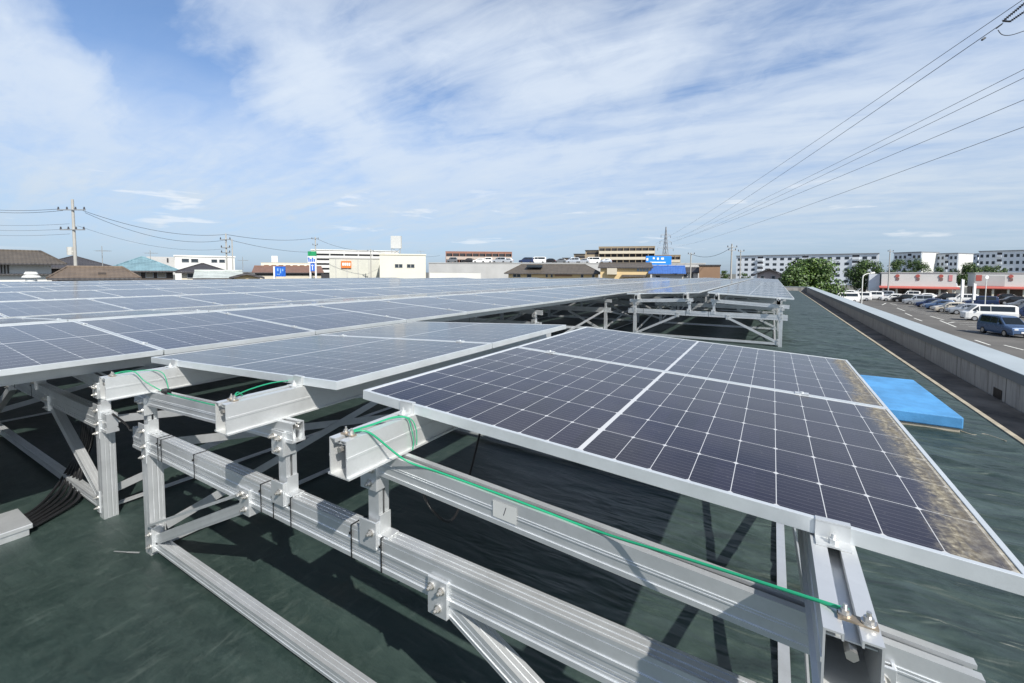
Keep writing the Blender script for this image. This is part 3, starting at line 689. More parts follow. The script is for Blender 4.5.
def building(label, cat, px0, px1, ytop, D, depth, wall, roofm=None, roof='flat', inset=None, over=0.4, rz=0.0, name='house', eave=None):
    """box with a roof. Local x along the picture, y away from the camera. Returns (root, width, wall height)"""
    phi = math.atan((512-(px0+px1)/2)/FPX); wdt = (px1-px0)*D/FPX*math.cos(phi)
    o = thing(name, label, cat, P((px0+px1)/2, D), YAW+rz+phi)
    h = ZP(ytop if eave is None else eave, D)-GZ
    b = MB(); b.box(-wdt/2, wdt/2, 0, depth, 0, h); wl = b.build('wall', wall, o, local=True)
    if roof == 'flat':
        b = MB(); b.box(-wdt/2-0.12, wdt/2+0.12, -0.12, depth+0.12, h+0.002, h+0.25); b.build('roof_coping', roofm or wall, o, local=True)
    else:
        rh = ZP(ytop, D+depth/2)-GZ; x0, x1, y0, y1 = -wdt/2-over, wdt/2+over, -over, depth+over; b = MB(); e = h+0.003
        if roof == 'hip':
            r0 = (x1-x0)*0.5 - max((x1-x0)-(y1-y0), 0.3)*0.5 if inset is None else inset
            A = [(x0, y0, e), (x1, y0, e), (x1, y1, e), (x0, y1, e)]; ym = (y0+y1)/2
            T = [(x0+r0, ym, rh), (x1-r0, ym, rh)]
            b.quad([A[0], A[1], T[1], T[0]]); b.quad([A[2], A[3], T[0], T[1]]); b.quad([A[1], A[2], T[1]]); b.quad([A[3], A[0], T[0]]); b.quad(A[::-1])
            b.build('roof', roofm, o, local=True)
            b = MB(); b.tube([T[0], T[1]], 0.12, 6, 1); b.tube([A[0], T[0]], 0.09, 6, 1); b.tube([A[1], T[1]], 0.09, 6, 1); b.build('ridge_cap', roofm, o, local=True)
            b = MB(); b.box(x0, x1, y0-0.02, y0, e-0.18, e-0.002); b.build('gutter', T_DARK, o, local=True)
        elif roof == 'gable':    # ridge along x
            ym = (y0+y1)/2
            b.quad([(x0, y0, e), (x1, y0, e), (x1, ym, rh), (x0, ym, rh)]); b.quad([(x1, y1, e), (x0, y1, e), (x0, ym, rh), (x1, ym, rh)]); b.quad([(x0, y0, e), (x0, ym, rh), (x0, y1, e)]); b.quad([(x1, y0, e), (x1, y1, e), (x1, ym, rh)]); b.quad([(x0, y0, e), (x0, y1, e), (x1, y1, e), (x1, y0, e)])
            b.build('roof', roofm, o, local=True)
            b = MB(); b.tube([(x0, ym, rh), (x1, ym, rh)], 0.14, 6, 1); b.build('ridge_cap', roofm, o, local=True)
            b = MB(); b.box(x0, x1, y0-0.02, y0, e-0.18, e-0.002); b.build('gutter', T_DARK, o, local=True)
        elif roof == 'front':    # gable facing the camera
            xm = (x0+x1)/2; th = 0.18
            b.quad([(x0, y0, e), (xm, y0, rh), (xm, y1, rh), (x0, y1, e)]); b.quad([(x1, y0, e), (x1, y1, e), (xm, y1, rh), (xm, y0, rh)])
            b.quad([(x0, y0, e-th), (x0, y1, e-th), (xm, y1, rh-th), (xm, y0, rh-th)]); b.quad([(x1, y0, e-th), (xm, y0, rh-th), (xm, y1, rh-th), (x1, y1, e-th)])
            b.quad([(x0, y0, e-th), (xm, y0, rh-th), (xm, y0, rh), (x0, y0, e)]); b.quad([(x1, y0, e), (xm, y0, rh), (xm, y0, rh-th), (x1, y0, e-th)])
            b.build('roof', roofm, o, local=True)
            b = MB(); b.quad([(-wdt/2, 0.01, h), (wdt/2, 0.01, h), (0, 0.01, rh-th)]); b.build('gable_wall', wall, o, local=True)
    return o, wdt, h
def windows(o, D, px0, px1, rects, glass=WG, frame=WFR, dep=0.06):
    pc = (px0+px1)/2; K = math.cos(math.atan((512-pc)/FPX))*D/FPX
    for (a, bb, y0, y1) in rects:
        xa, xb = (a-pc)*K, (bb-pc)*K; za, zb = ZP(y1, D)-GZ, ZP(y0, D)-GZ
        b = MB(); f = 0.06
        b.box(xa-f, xb+f, -dep, 0, za-f, za); b.box(xa-f, xb+f, -dep, 0, zb, zb+f); b.box(xa-f, xa, -dep, 0, za, zb); b.box(xb, xb+f, -dep, 0, za, zb)
        w_ = b.build('window', frame, o, local=True)
        b = MB(); b.box(xa, xb, -dep*0.4, -0.004, za, zb); b.build('pane', glass, w_, local=True)
def boxpart(o, D, px0, px1, a, bb, y0, y1, name, m, ya=-0.08, yb=-0.01):
    pc = (px0+px1)/2; b = MB(); K = math.cos(math.atan((512-pc)/FPX))*D/FPX
    b.box((a-pc)*K, (bb-pc)*K, ya, yb, ZP(y1, D)-GZ, ZP(y0, D)-GZ); return b.build(name, m, o, local=True)

def tile_mat(name, col, pitch=0.3):
    m = mat(name, col, 0.6, 0, 0.2, 1.0)
    t = NT(m.node_tree); b = t.n['Principled BSDF']; tc = t.new('ShaderNodeTexCoord').outputs['Object']
    s = t.new('ShaderNodeSeparateXYZ'); t.link(tc, s.inputs[0])
    hgt = t.math('PINGPONG', s.outputs[0], pitch/2)
    row = t.math('PINGPONG', s.outputs[2], pitch/3)
    bn = t.new('ShaderNodeBump'); bn.inputs['Strength'].default_value = 0.8; bn.inputs['Distance'].default_value = 0.25
    t.link(t.math('ADD', hgt, row), bn.inputs['Height']); t.link(bn.outputs[0], b.inputs['Normal']); return m
T_DARK = tile_mat('dark roof tile', (0.055, 0.052, 0.055)); T_BROWN = tile_mat('brown roof metal', (0.15, 0.115, 0.085)); T_OLIVE = tile_mat('grey-brown roof tile', (0.10, 0.085, 0.068))
T_TEAL = tile_mat('teal roof metal', (0.17, 0.28, 0.32)); T_GREEN = tile_mat('pale green roof metal', (0.46, 0.50, 0.47)); T_BLUE = tile_mat('blue roof metal', (0.05, 0.14, 0.42)); T_RUST = tile_mat('rust roof', (0.20, 0.11, 0.075))
W_WHITE = mat('white wall', (0.64, 0.64, 0.61), 0.8, 0, 0.05, 0.3); W_GREY = mat('grey wall', (0.45, 0.45, 0.44), 0.8, 0, 0.08, 0.3); W_CREAM = mat('cream wall', (0.66, 0.635, 0.53), 0.8, 0, 0.04, 0.3)
W_BEIGE = mat('beige wall', (0.55, 0.50, 0.40), 0.8, 0, 0.08, 0.4); W_YELL = mat('yellow wall', (0.66, 0.50, 0.27), 0.8, 0, 0.05, 0.3); W_BROWN = mat('brown wall', (0.30, 0.19, 0.12), 0.8, 0, 0.1, 0.3)
W_DARK = mat('dark timber wall', (0.06, 0.05, 0.045), 0.8); W_PALEB = mat('pale apartment wall', (0.68, 0.72, 0.76), 0.85, 0, 0.06, 0.2); W_BRICK = mat('red brown tile wall', (0.33, 0.17, 0.125), 0.8, 0, 0.1, 0.3)
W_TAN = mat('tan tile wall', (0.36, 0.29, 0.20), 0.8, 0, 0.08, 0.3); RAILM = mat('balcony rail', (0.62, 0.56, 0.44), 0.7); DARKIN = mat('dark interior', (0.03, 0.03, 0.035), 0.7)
SIGNB = mat('sign blue', (0.02, 0.13, 0.55), 0.5, 0, 0.04); SIGNG = mat('sign green', (0.02, 0.30, 0.12), 0.5, 0, 0.04); SIGNW = mat('sign white', (0.8, 0.8, 0.8), 0.5, 0, 0.03); SIGNO = mat('sign orange', (0.62, 0.17, 0.03), 0.5, 0, 0.05)
RED = mat('awning red', (0.42, 0.10, 0.08), 0.6, 0, 0.08)

# --- left: houses
o, wd_, h_ = building('house with white upper wall and long dark brown tiled roof at far left', 'house', -60, 55, 253, 45, 8, W_WHITE, T_OLIVE, 'hip', over=1.1, eave=265.2, inset=1.6)
for i in range(5): boxpart(o, 45, -60, 55, -6+i*3.4, -4.4+i*3.4, 265.8, 275.5, 'louver', W_DARK)
boxpart(o, 45, -60, 55, -40, 57, 275.8, 277.2, 'lower_band', T_DARK, -0.5, -0.01)
boxpart(o, 45, -60, 55, 44, 48, 250.8, 254, 'ridge_end_tile', T_DARK, 3.8, 4.4)
o, *_ = building('house with big dark hipped roof behind the left utility pole', 'house', 40, 110, 258.5, 62, 12, W_DARK, T_DARK, 'hip', over=1.0, eave=269.5)
o, *_ = building('low house with pale brown metal roof and one small dark dormer', 'house', 58, 134, 269, 36, 6, W_DARK, T_BROWN, 'hip', over=0.5, eave=279.5, inset=1.0)
boxpart(o, 36, 58, 134, 98, 106, 274.2, 279.2, 'dormer_window', W_DARK, 0.5, 1.4)
o, *_ = building('house with turquoise blue hipped roof and dark eaves', 'house', 112, 174, 259, 50, 7.5, W_DARK, T_TEAL, 'hip', over=0.7, eave=272.2)
windows(o, 50, 112, 174, [(133, 140, 274.5, 279), (146, 153, 274.5, 279), (158, 166, 274.5, 279)], mat('curtained glass', (0.3, 0.26, 0.2), 0.4))
o, *_ = building('long white flat roofed building with four dark upper windows', 'building', 176, 236, 258.3, 80, 12, W_WHITE, WHITEP, name='white_building')
windows(o, 80, 176, 236, [(183, 189.5, 260.6, 263.6), (192, 198.5, 260.6, 263.6), (212, 217.5, 260.8, 263.6), (220, 225.5, 260.8, 263.6)])
boxpart(o, 80, 176, 236, 150, 176, 258.8, 276, 'grey_wing', W_GREY, 1.0, 9)
boxpart(o, 80, 176, 236, 168.5, 170, 260, 264, 'slit_window', DARKIN, 0.9, 0.99)
o, *_ = building('house with dark grey hipped roof below the white building', 'house', 182, 224, 265.3, 46, 6, W_BEIGE, T_DARK, 'hip', over=0.5, eave=273)
windows(o, 46, 182, 224, [(188, 193, 274.5, 279), (204, 210, 274.5, 279)])
o, *_ = building('house with pale green low metal roof', 'house', 200, 238, 272.4, 40, 7, W_BEIGE, T_GREEN, 'gable', over=0.5, eave=279.2)
o, *_ = building('small yellow gabled house with black roof edge', 'house', 234, 260, 273.6, 38, 5, W_YELL, T_DARK, 'front', over=0.35, eave=278.2)
o, *_ = building('long building with rusty brown roof behind the blue square sign', 'building', 256, 322, 267.3, 95, 16, W_BEIGE, T_RUST, 'gable', over=0.6, eave=273.5, name='warehouse')
boxpart(o, 95, 256, 322, 256, 322, 274.3, 276, 'window_band', DARKIN)
o, *_ = building('cream apartment block far away behind the rusty roof', 'building', 262, 322, 264.2, 240, 14, W_CREAM, W_BEIGE, name='apartment_building')
for i in range(8): boxpart(o, 240, 262, 322, 265+i*7, 269.5+i*7, 266, 267.3, 'balcony', T_RUST, -1.2, -0.02)
boxpart(o, 240, 262, 322, 272, 278, 257, 263.4, 'stair_tower', W_WHITE, 3, 8)
o = thing('sign_board', 'square blue sign board standing in front of the rusty roof', 'sign', P(280, 80), YAW)
b = MB(); b.box(-0.92, 0.92, 0, 0.25, ZP(277.5, 80)-GZ, ZP(267.5, 80)-GZ); b.build('panel', SIGNB, o, local=True)
b = MB(); b.box(-1.2, -0.93, -0.05, 0.3, 0, ZP(267.3, 80)-GZ); b.build('post', SIGNW, o, local=True)
b = MB()
for (x, z, ww, hh) in ((-0.4, 0.9, 0.25, 0.5), (0.1, 0.5, 0.2, 0.9), (0.5, 0.9, 0.2, 0.4), (-0.3, 0.25, 0.5, 0.15)): b.box(x-ww/2, x+ww/2, -0.02, -0.002, ZP(277, 80)-GZ+z, ZP(277, 80)-GZ+z+hh)
b.build('lettering', mat('pale blue', (0.25, 0.45, 0.75), 0.5), o, local=True)
# pylon sign
o = thing('pylon_sign', 'tall pylon sign with green top and blue lettering on white', 'sign', P(312, 88), YAW)
D = 88
def zz_(y): return ZP(y, D)-GZ
b = MB(); b.box(-0.78, 0.78, 0, 0.5, zz_(256.8), zz_(252.2)); b.build('green_panel', SIGNG, o, local=True)
b = MB(); b.box(-0.8, 0.8, 0, 0.5, zz_(263.8), zz_(257)); b.build('white_panel', SIGNW, o, local=True)
b = MB()
for i in range(4): b.box(-0.68+i*0.36, -0.42+i*0.36, -0.03, -0.003, zz_(262.6), zz_(258.4)-(0.25 if i % 2 else 0.0))
b.build('lettering', SIGNB, o, local=True)
b = MB(); b.box(-0.3, 0.55, 0, 0.4, zz_(272), zz_(264.3)); b.build('blue_panel', SIGNB, o, local=True)
b = MB(); b.box(0.05, 0.2, -0.03, -0.003, zz_(271), zz_(265.4)); b.box(-0.1, 0.35, -0.03, -0.003, zz_(266.8), zz_(266)); b.build('arrow_mark', SIGNW, o, local=True)
b = MB(); b.box(-0.55, -0.30, 0.1, 0.4, 0, zz_(264)); b.box(0.56, 0.8, 0.1, 0.4, 0, zz_(264)); b.build('post', SIGNW, o, local=True)
# car park with storey bands
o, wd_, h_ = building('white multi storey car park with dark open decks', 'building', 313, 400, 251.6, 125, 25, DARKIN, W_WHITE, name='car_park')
for i in range(5): boxpart(o, 125, 313, 400, 313, 400, 252.2+i*4.6, 254.9+i*4.6, 'deck_parapet', W_WHITE, -0.35, -0.02)
for i in range(6): boxpart(o, 125, 313, 400, 316+i*14, 317.2+i*14, 252, 277, 'column', W_GREY, -0.3, -0.01)
o, *_ = building('low beige hall with an orange sign on its front', 'building', 330, 382, 259.5, 96, 14, mat('hall cladding', (0.52, 0.52, 0.46), 0.7, 0, 0.08, 0.5), W_GREY, name='shop_hall')
sp = boxpart(o, 96, 330, 382, 341.5, 351.5, 261.8, 268.8, 'orange_sign', SIGNO, -0.3, -0.02)
for i in range(4): boxpart(o, 96, 330, 382, 342.6+i*2.1, 344.2+i*2.1, 263.6, 266.4, 'sign_mark', SIGNW, -0.33, -0.302)
for i in range(4): boxpart(o, 96, 330, 382, 336+i*11, 336.6+i*11, 260, 278, 'downpipe', W_GREY, -0.1, -0.01)
o, *_ = building('cream flat roofed building with four small dark windows', 'building', 380, 426, 255.6, 86, 14, W_CREAM, W_CREAM, name='cream_building')
windows(o, 86, 380, 426, [(395.2, 398.4, 264.8, 268), (399.2, 402.4, 264.8, 268), (407.2, 410.4, 264.8, 268), (411.2, 414.4, 264.8, 268)])
o = thing('roof_sign', 'blank white box sign on a frame above the cream building', 'sign', P(396, 92, ZP(255, 92)), YAW)
b = MB(); b.box(-1.05, 1.05, 0, 0.9, 1.3, 3.9); b.build('box', mat('sign back', (0.5, 0.51, 0.5), 0.7), o, local=True)
b = MB()
for x in (-0.9, 0.9): b.bar((x, 0.2, 0), (x, 0.2, 1.3), 0.1, 0.1, (0, 1, 0)); b.bar((x, 0.8, 0), (-x, 0.8, 1.3), 0.08, 0.08, (0, 1, 0))
b.build('frame', STEEL, o, local=True)
# deck car park in grey, brick flats behind
o, *_ = building('grey rooftop parking deck wall right of the cream building', 'building', 424, 700, 263.4, 128, 30, W_GREY, W_GREY, name='parking_deck')
o = thing('boundary_wall', 'low white wall in front of the grey parking deck', 'wall', P(455, 100), YAW)
b = MB(); b.box(-5.8, 5.9, 0, 0.3, 0, ZP(273, 100)-GZ); b.build('wall', W_WHITE, o, local=True)
b = MB(); b.box(-5.85, 5.95, -0.03, 0.33, ZP(273, 100)-GZ+0.002, ZP(272.6, 100)-GZ); b.build('coping', W_GREY, o, local=True)
def flats(label, px0, px1, ytop, D, floors, fh, wall, rail_m, bays, depth=12, step=0, name='apartment_building', base=None):
    o, wd_, h_ = building(label, 'building', px0, px1, ytop, D, depth, wall, wall, name=name)
    for i in range(floors):
        zt = h_-0.5-i*fh; x0 = -wd_/2 + 0.2 + 0*step*i
        b = MB(); b.box(x0, wd_/2-0.2, -0.02, -0.005, zt-1.45, zt-0.1); b.build('window_band', DARKIN, o, local=True)
        b = MB(); b.box(x0, wd_/2-0.2, -1.2, -1.05, zt-fh+0.1, zt-1.5); b.box(x0, wd_/2-0.2, -1.05, -0.02, zt-fh+0.1, zt-fh+0.25); b.build('balcony', rail_m, o, local=True)
    for k in range(bays+1):
        x = -wd_/2 + 0.15 + (wd_-0.3)*k/bays
        b = MB(); b.box(x-0.12, x+0.12, -1.04, -0.022, 0, h_-0.3); b.build('party_wall', wall, o, local=True)
    return o, wd_, h_
flats('red brown brick apartment block behind the parked roof cars', 446, 512, 252.3, 190, 5, 2.9, W_BRICK, mat('brick balcony', (0.48, 0.40, 0.34), 0.7), 10)
o, wd_, h_ = flats('tan stepped apartment block, tallest roof left of the blue billboard', 598, 654, 246.4, 210, 6, 2.9, W_TAN, RAILM, 9, 14)
for i, (a, bb, y) in enumerate(((584, 598, 249.8), (572, 584, 253.5), (560, 572, 257.5))):
    boxpart(o, 210, 598, 654, a, bb, y, 279, 'step_wing', W_TAN, 1.0, 12); boxpart(o, 210, 598, 654, a-0.6, bb, y-0.6, y, 'step_roof', T_DARK, 0.5, 12.5)
    for j in range(3): boxpart(o, 210, 598, 654, a+1.5, bb-0.5, y+1.6+j*5.6, y+3.8+j*5.6, 'window_band', DARKIN, 0.9, 0.99)
flats('tan apartment block partly hidden by the blue billboard', 654, 680, 254.8, 205, 4, 2.9, W_TAN, RAILM, 5)
# brown long house and yellow house
o, *_ = building('long house with dark brown roof and beige walls before the deck', 'house', 508, 598, 264.5, 92, 13, W_YELL, T_OLIVE, 'hip', over=0.8, eave=273.2, inset=3.0)
windows(o, 92, 508, 598, [(513, 516, 274.3, 277), (517, 520, 274.3, 277), (527, 531, 274.3, 277), (546, 547.5, 274.3, 277), (551, 552.5, 274.3, 277), (581, 583, 274.3, 277), (592, 594, 274.3, 277)])
boxpart(o, 92, 508, 598, 555, 572, 274.2, 276.2, 'garage_door', W_BROWN)
boxpart(o, 92, 508, 598, 526, 542, 264.8, 266.8, 'roof_panel', WG, 1.5, 4.0)
o, *_ = building('yellow house wing with slanted roof and row of tall windows', 'house', 600, 650, 262.5, 88, 10, W_YELL, T_OLIVE, 'gable', over=0.5, eave=267)
windows(o, 88, 600, 650, [(637+i*3.0, 638.8+i*3.0, 266.8+0.0*i, 270.6) for i in range(4)], mat('pale glass', (0.25, 0.33, 0.38), 0.2))
boxpart(o, 88, 600, 650, 607, 617, 267.8, 274, 'balcony', W_BEIGE, -1.0, -0.02); boxpart(o, 88, 600, 650, 622, 646, 274.2, 276.5, 'porch_roof', T_OLIVE, -1.6, -0.02)
o, *_ = building('building with bright blue metal roof under the blue billboard', 'building', 652, 682, 265.5, 84, 12, W_GREY, T_BLUE, 'gable', over=0.7, eave=273, name='blue_roof_building')
boxpart(o, 84, 652, 682, 656, 660, 275, 278, 'door', DARKIN)
o = thing('billboard', 'large bright blue billboard with white marks above a roof', 'billboard', P(658.5, 95), YAW)
D = 95
b = MB(); b.box(-2.75, 2.75, 0, 0.4, zz_(264.2), zz_(255.4)); b.build('panel', mat('billboard blue', (0.015, 0.22, 0.72), 0.4, 0, 0.04), o, local=True)
b = MB()
for (a, c, y0, y1) in ((-1.3, -0.9, 258.6, 256.8), (-0.4, 0.0, 259.2, 257), (0.5, 1.1, 259, 257), (-1.9, 1.5, 262.2, 261.2), (-2.7, -2.3, 260, 257.6)): b.box(a, c, -0.03, -0.003, zz_(y0), zz_(y1))
b.build('lettering', SIGNW, o, local=True)
b = MB()
for x in (-2.2, 0, 2.2): b.bar((x, 0.6, 0), (x, 0.6, zz_(256)), 0.25, 0.25, (0, 1, 0))
b.build('post', STEEL, o, local=True)
o, *_ = building('brown box shaped building right of the blue roof', 'building', 699, 720, 265.2, 82, 10, W_BROWN, T_DARK, name='brown_building')
o, *_ = building('small grey roofed house between blue roof and brown box', 'house', 680, 698, 267, 86, 8, W_WHITE, T_DARK, 'gable', over=0.4, eave=271.5)
windows(o, 86, 680, 698, [(684, 687, 273, 277), (690, 693, 273, 277)])
o, *_ = building('small house with grey gabled roof in front of the long apartment block', 'house', 757, 781, 267.5, 70, 8, mat('mauve wall', (0.4, 0.34, 0.33), 0.8), T_DARK, 'front', over=0.6, eave=273.5)
windows(o, 70, 757, 781, [(761, 764, 275, 278), (772, 775, 275, 278)])
# roof ventilator on the array's far edge
o = thing('roof_ventilator', 'small white mushroom ventilator beyond the panels at far left', 'ventilator', P(31, 28.5, G))
z0 = ZP(279.4, 28.5)-G
b = MB(); b.cyl((0, 0, -0.2), (0, 0, z0+0.22), 0.27, 16); b.build('neck', WHITEP, o, local=True)
b = MB(); b.cyl((0, 0, z0+0.0), (0, 0, z0+0.12), 0.46, 16, 0.36); b.cyl((0, 0, z0+0.2), (0, 0, z0+0.36), 0.34, 16, 0.26); b.build('cap', WHITEP, o, local=True)

# --- apartment blocks on the right
def slab(label, p0, p1, floors, fh, nb, gable_white=True, depth=11, balc=(3, 7, 11)):
    """straight housing slab from ground point p0 to p1 (facade towards the camera)"""
    p0, p1 = Vector(p0), Vector(p1); d = p1-p0; ln = d.length; rz = math.atan2(d.y, d.x)
    o = thing('apartment_building', label, 'apartment block', (p0.x, p0.y, GZ), rz); h = floors*fh+0.9
    b = MB(); b.box(0, ln, 0, depth, 0, h); b.build('wall', W_PALEB, o, local=True)
    b = MB(); b.box(-0.2, ln+0.2, -0.5, depth+0.2, h+0.002, h+0.3); b.build('roof', mat('slab roof', (0.22, 0.23, 0.25), 0.8), o, local=True)
    if gable_white:
        b = MB(); b.box(ln+0.003, ln+0.15, 0.3, depth-0.3, 0, h-0.2); b.build('end_wall', W_WHITE, o, local=True)
    for i in range(floors):
        for k in range(nb):
            xc = ln*(k+0.5)/nb; z = i*fh+1.2; wide = k % 6 == 3
            b = MB(); ww = ln/nb*(0.40 if wide else 0.25)
            b.box(xc-ww, xc+ww, -0.05 if not wide else -0.9, -0.01, z - (0.1 if wide else 0), z + (1.0 if wide else 1.25))
            if wide:
                p_ = b.build('balcony', W_PALEB, o, local=True)
                b = MB(); b.box(xc-ww, xc+ww, -0.04, -0.005, z+1.02, z+2.0); b.build('opening', DARKIN, p_, local=True)
            else: b.build('window', WG, o, local=True)
    return o
slab('longest pale apartment block with rows of small windows behind the big tree', P(736, 238), P(878, 200), 5, 2.75, 18, True)
slab('middle apartment block with a white end wall behind the first shop', P(893, 196), P(920.5, 186), 5, 2.75, 6, True)
slab('short apartment block between the two shops', P(931.5, 190), P(957, 182), 5, 2.62, 6, True)
slab('low narrow apartment block beside the right trees', P(966, 205), P(979, 200), 5, 2.75, 4, False)
slab('nearest apartment block at the right picture edge', P(978, 186), P(1060, 168), 5, 2.82, 13, False)

# --- shops
def shop(label, px0, px1, D, grey=False):
    phi = math.atan((512-(px0+px1)/2)/FPX); wdt = (px1-px0)*D/FPX*math.cos(phi)*0.97; o = thing('shop', label, 'shop', P((px0+px1)/2, D), R(-4))
    zt = ZP(271.4, D)-GZ; za = ZP(285, D)-GZ
    b = MB(); b.box(-wdt/2, wdt/2, 0, 6, za, zt); b.build('facade', W_WHITE, o, local=True)
    b = MB(); b.box(-wdt/2, wdt/2, 3.0, 6, 0, za-0.003); b.build('shop_front', mat('shop front', (0.16, 0.12, 0.09), 0.5, 0, 0.4, 1.2), o, local=True)
    b = MB(); b.quad([(-wdt/2-0.4, -1.4, za-0.25), (wdt/2+0.4, -1.4, za-0.25), (wdt/2+0.4, 0, za+0.10), (-wdt/2-0.4, 0, za+0.10)]); b.box(-wdt/2-0.4, wdt/2+0.4, -1.42, -1.36, za-0.42, za-0.252); b.build('awning', RED, o, local=True)
    n = 6
    for k in range(n):
        x = -wdt/2+0.3+(wdt-0.6)*k/(n-1); b = MB(); b.box(x-0.16, x+0.16, -0.9, -0.6, 0, za-0.35); b.build('column', W_CREAM, o, local=True)
    b = MB(); b.box(-wdt/2-0.2, wdt/2+0.2, -0.1, 6.2, zt+0.002, zt+0.2); b.build('coping', W_GREY, o, local=True)
    return o, wdt, zt, za
def emblem(o, px0, px1, D, px):
    pc = (px0+px1)/2; x = (px-pc)*D/FPX*math.cos(math.atan((512-pc)/FPX))
    zc_ = ZP(274.2, D)-GZ
    b = MB(); b.cyl((x, -0.12, zc_), (x, -0.02, zc_), 0.36, 14); b.build('red_emblem', RED, o, local=True)
    b = MB(); b.box(x-0.2, x+0.32, -0.1, -0.02, zc_-0.95, zc_-0.4); b.build('dark_mark', mat('mark', (0.2, 0.12, 0.11), 0.6), o, local=True)
SD = 96
o, *_ = shop('left white shop with red awning and three red round emblems', 879, 957, SD)
for px in (897, 918, 941): emblem(o, 879, 957, SD, px)
boxpart(o, SD, 879, 957, 948.5, 952, 273, 279, 'pink_poster', mat('pink poster', (0.6, 0.25, 0.25), 0.6))
boxpart(o, SD, 879, 957, 867, 879, 272.4, 290, 'side_wall', W_PALEB, 1.0, 5)
SD2 = 92
o, *_ = shop('right shop with grey and white front and red awning', 972, 1060, SD2)
boxpart(o, SD2, 972, 1060, 972.3, 1005, 273.5, 284, 'grey_cladding', W_GREY, -0.06, -0.01)
for px in (1011, 1032): emblem(o, 972, 1060, SD2, px)
boxpart(o, SD2, 972, 1060, 973.5, 980, 273, 279, 'red_poster', RED, -0.1, -0.062)

# --- utility poles and wires
POLE = mat('pole concrete', (0.40, 0.39, 0.36), 0.85, 0, 0.1, 1.0); INS = mat('insulator', (0.05, 0.05, 0.055), 0.4); WIREM = mat('overhead wire', (0.05, 0.055, 0.06), 0.6)
def pole(label, px, D, ytop, arms, trafo=None, r=0.17, double=False, yaw=0.0):
    p = P(px, D); h = ZP(ytop, D)-GZ; o = thing('utility_pole', label, 'utility pole', p, YAW+yaw)
    b = MB(); b.cyl((0, 0, 0), (0, 0, h), r, 12, r*0.62); b.build('pole', POLE, o, local=True)
    if double:
        b = MB(); b.cyl((0.75, 0.1, 0), (0.75, 0.1, h*0.93), r*0.8, 10, r*0.5); b.build('second_pole', POLE, o, local=True)
    for (ya, half) in arms:
        z = ZP(ya, D)-GZ; b = MB(); b.box(-half, half, -0.2, -0.1, z-0.05, z+0.05); a = b.build('crossarm', STEEL, o, local=True)
        n = 4 if half > 0.8 else 2
        for k in range(n):
            x = -half*0.92 + 2*half*0.92*k/(n-1); b = MB(); b.cyl((x, -0.15, z+0.05), (x, -0.15, z+0.30), 0.085, 8, 0.05); b.build('insulator', INS, a, local=True)
    if trafo:
        z = ZP(trafo, D)-GZ; b = MB(); b.cyl((-0.45, 0, z-0.4), (-0.45, 0, z+0.4), 0.27, 14); b.box(-0.3, 0, -0.05, 0.05, z-0.1, z); b.build('transformer', mat('transformer', (0.5, 0.5, 0.47), 0.5), o, local=True)
    return o
pole('tallest concrete utility pole with transformer at far left', 76, 44, 202, [(212.5, 1.4), (232, 1.25)], 253)
pole('twin utility pole in front of the long white building', 227, 60, 235, [(241, 0.7), (249, 0.6), (254, 0.6)], double=True, r=0.14)
pole('utility pole beside the green and blue pylon sign', 316, 90, 238, [(240, 0.7), (246, 0.5)], r=0.16)
pole('slim utility pole before the low beige hall', 371, 92, 250, [(252, 0.6)], r=0.15)
pole('short utility pole left of the brown box building', 690.5, 80, 252, [(253.5, 0.6)], r=0.15)
pole('utility pole with stacked crossarms left of the long apartment block', 731, 72, 243, [(246.5, 0.8), (249.5, 0.6)], r=0.17)
pole('thin utility pole just right of the crossarmed one', 740, 74, 249, [(250.5, 0.5)], r=0.12)
pole('utility pole behind the left shop', 889, 95, 248, [(250, 0.6), (265, 0.5)], r=0.14)
def antenna(label, px, D, ytop, ybot):
    z0, z1 = ZP(ybot, D), ZP(ytop, D); o = thing('tv_antenna', label, 'antenna', P(px, D, z0), YAW); h = z1-z0
    b = MB(); b.cyl((0, 0, 0), (0, 0, h), 0.035, 6); b.build('mast', STEEL, o, local=True)
    b = MB(); b.bar((-0.7, 0, h*0.8), (0.7, 0.3, h*0.8), 0.035, 0.035)
    for k in range(5): x = -0.6+k*0.3; b.bar((x, -0.35, h*0.8+0.02), (x, 0.55, h*0.8+0.02), 0.025, 0.025)
    b.build('yagi', STEEL, o, local=True)
antenna('television antenna left of the turquoise roof', 103, 48, 248, 272)
antenna('television antenna right of the turquoise ridge', 151, 56, 252, 266)
antenna('small television antenna right of the twin pole', 243, 66, 258, 276)
antenna('television antenna on the cream building roof', 421, 88, 251, 256)
def span(a, c, sag, label, r=0.02, group=None, n=18):
    r *= 1.15
    a, c = Vector(a), Vector(c); pts = [a.lerp(c, i/n) - Vector((0, 0, sag*4*(i/n)*(1-i/n))) for i in range(n+1)]
    b = MB(); b.tube(pts, r, 6, 1); return tag(b.build('overhead_wire', WIREM, origin=a), label, 'wire', group)
def pp(px, D, y): return P(px, D, ZP(y, D))
for i, (x0, y0, x1, y1, sg) in enumerate(((-40, 208, 62, 211.5, 0.4), (-40, 209.5, 66, 213, 0.5))):
    span(pp(x0, 60, y0), pp(x1, 44, y1), sg, ('upper', 'lower')[i]+' of the two wires left of the tall left pole', 0.018)
for i, (y0, y1) in enumerate(((226, 226), (231, 231), (236, 236))): span(pp(-40, 60, y0-1), pp(72, 44, y1), 0.3, 'faint thin wire reaching the middle of the tall left pole', 0.011, 'faint wires at the tall left pole')
span(pp(86, 44, 213), pp(226, 60, 236), 0.9, 'upper wire from the tall left pole to the twin pole', 0.02)
span(pp(88, 44, 215), pp(229, 60, 241), 1.3, 'lower wire from the tall left pole to the twin pole', 0.018)
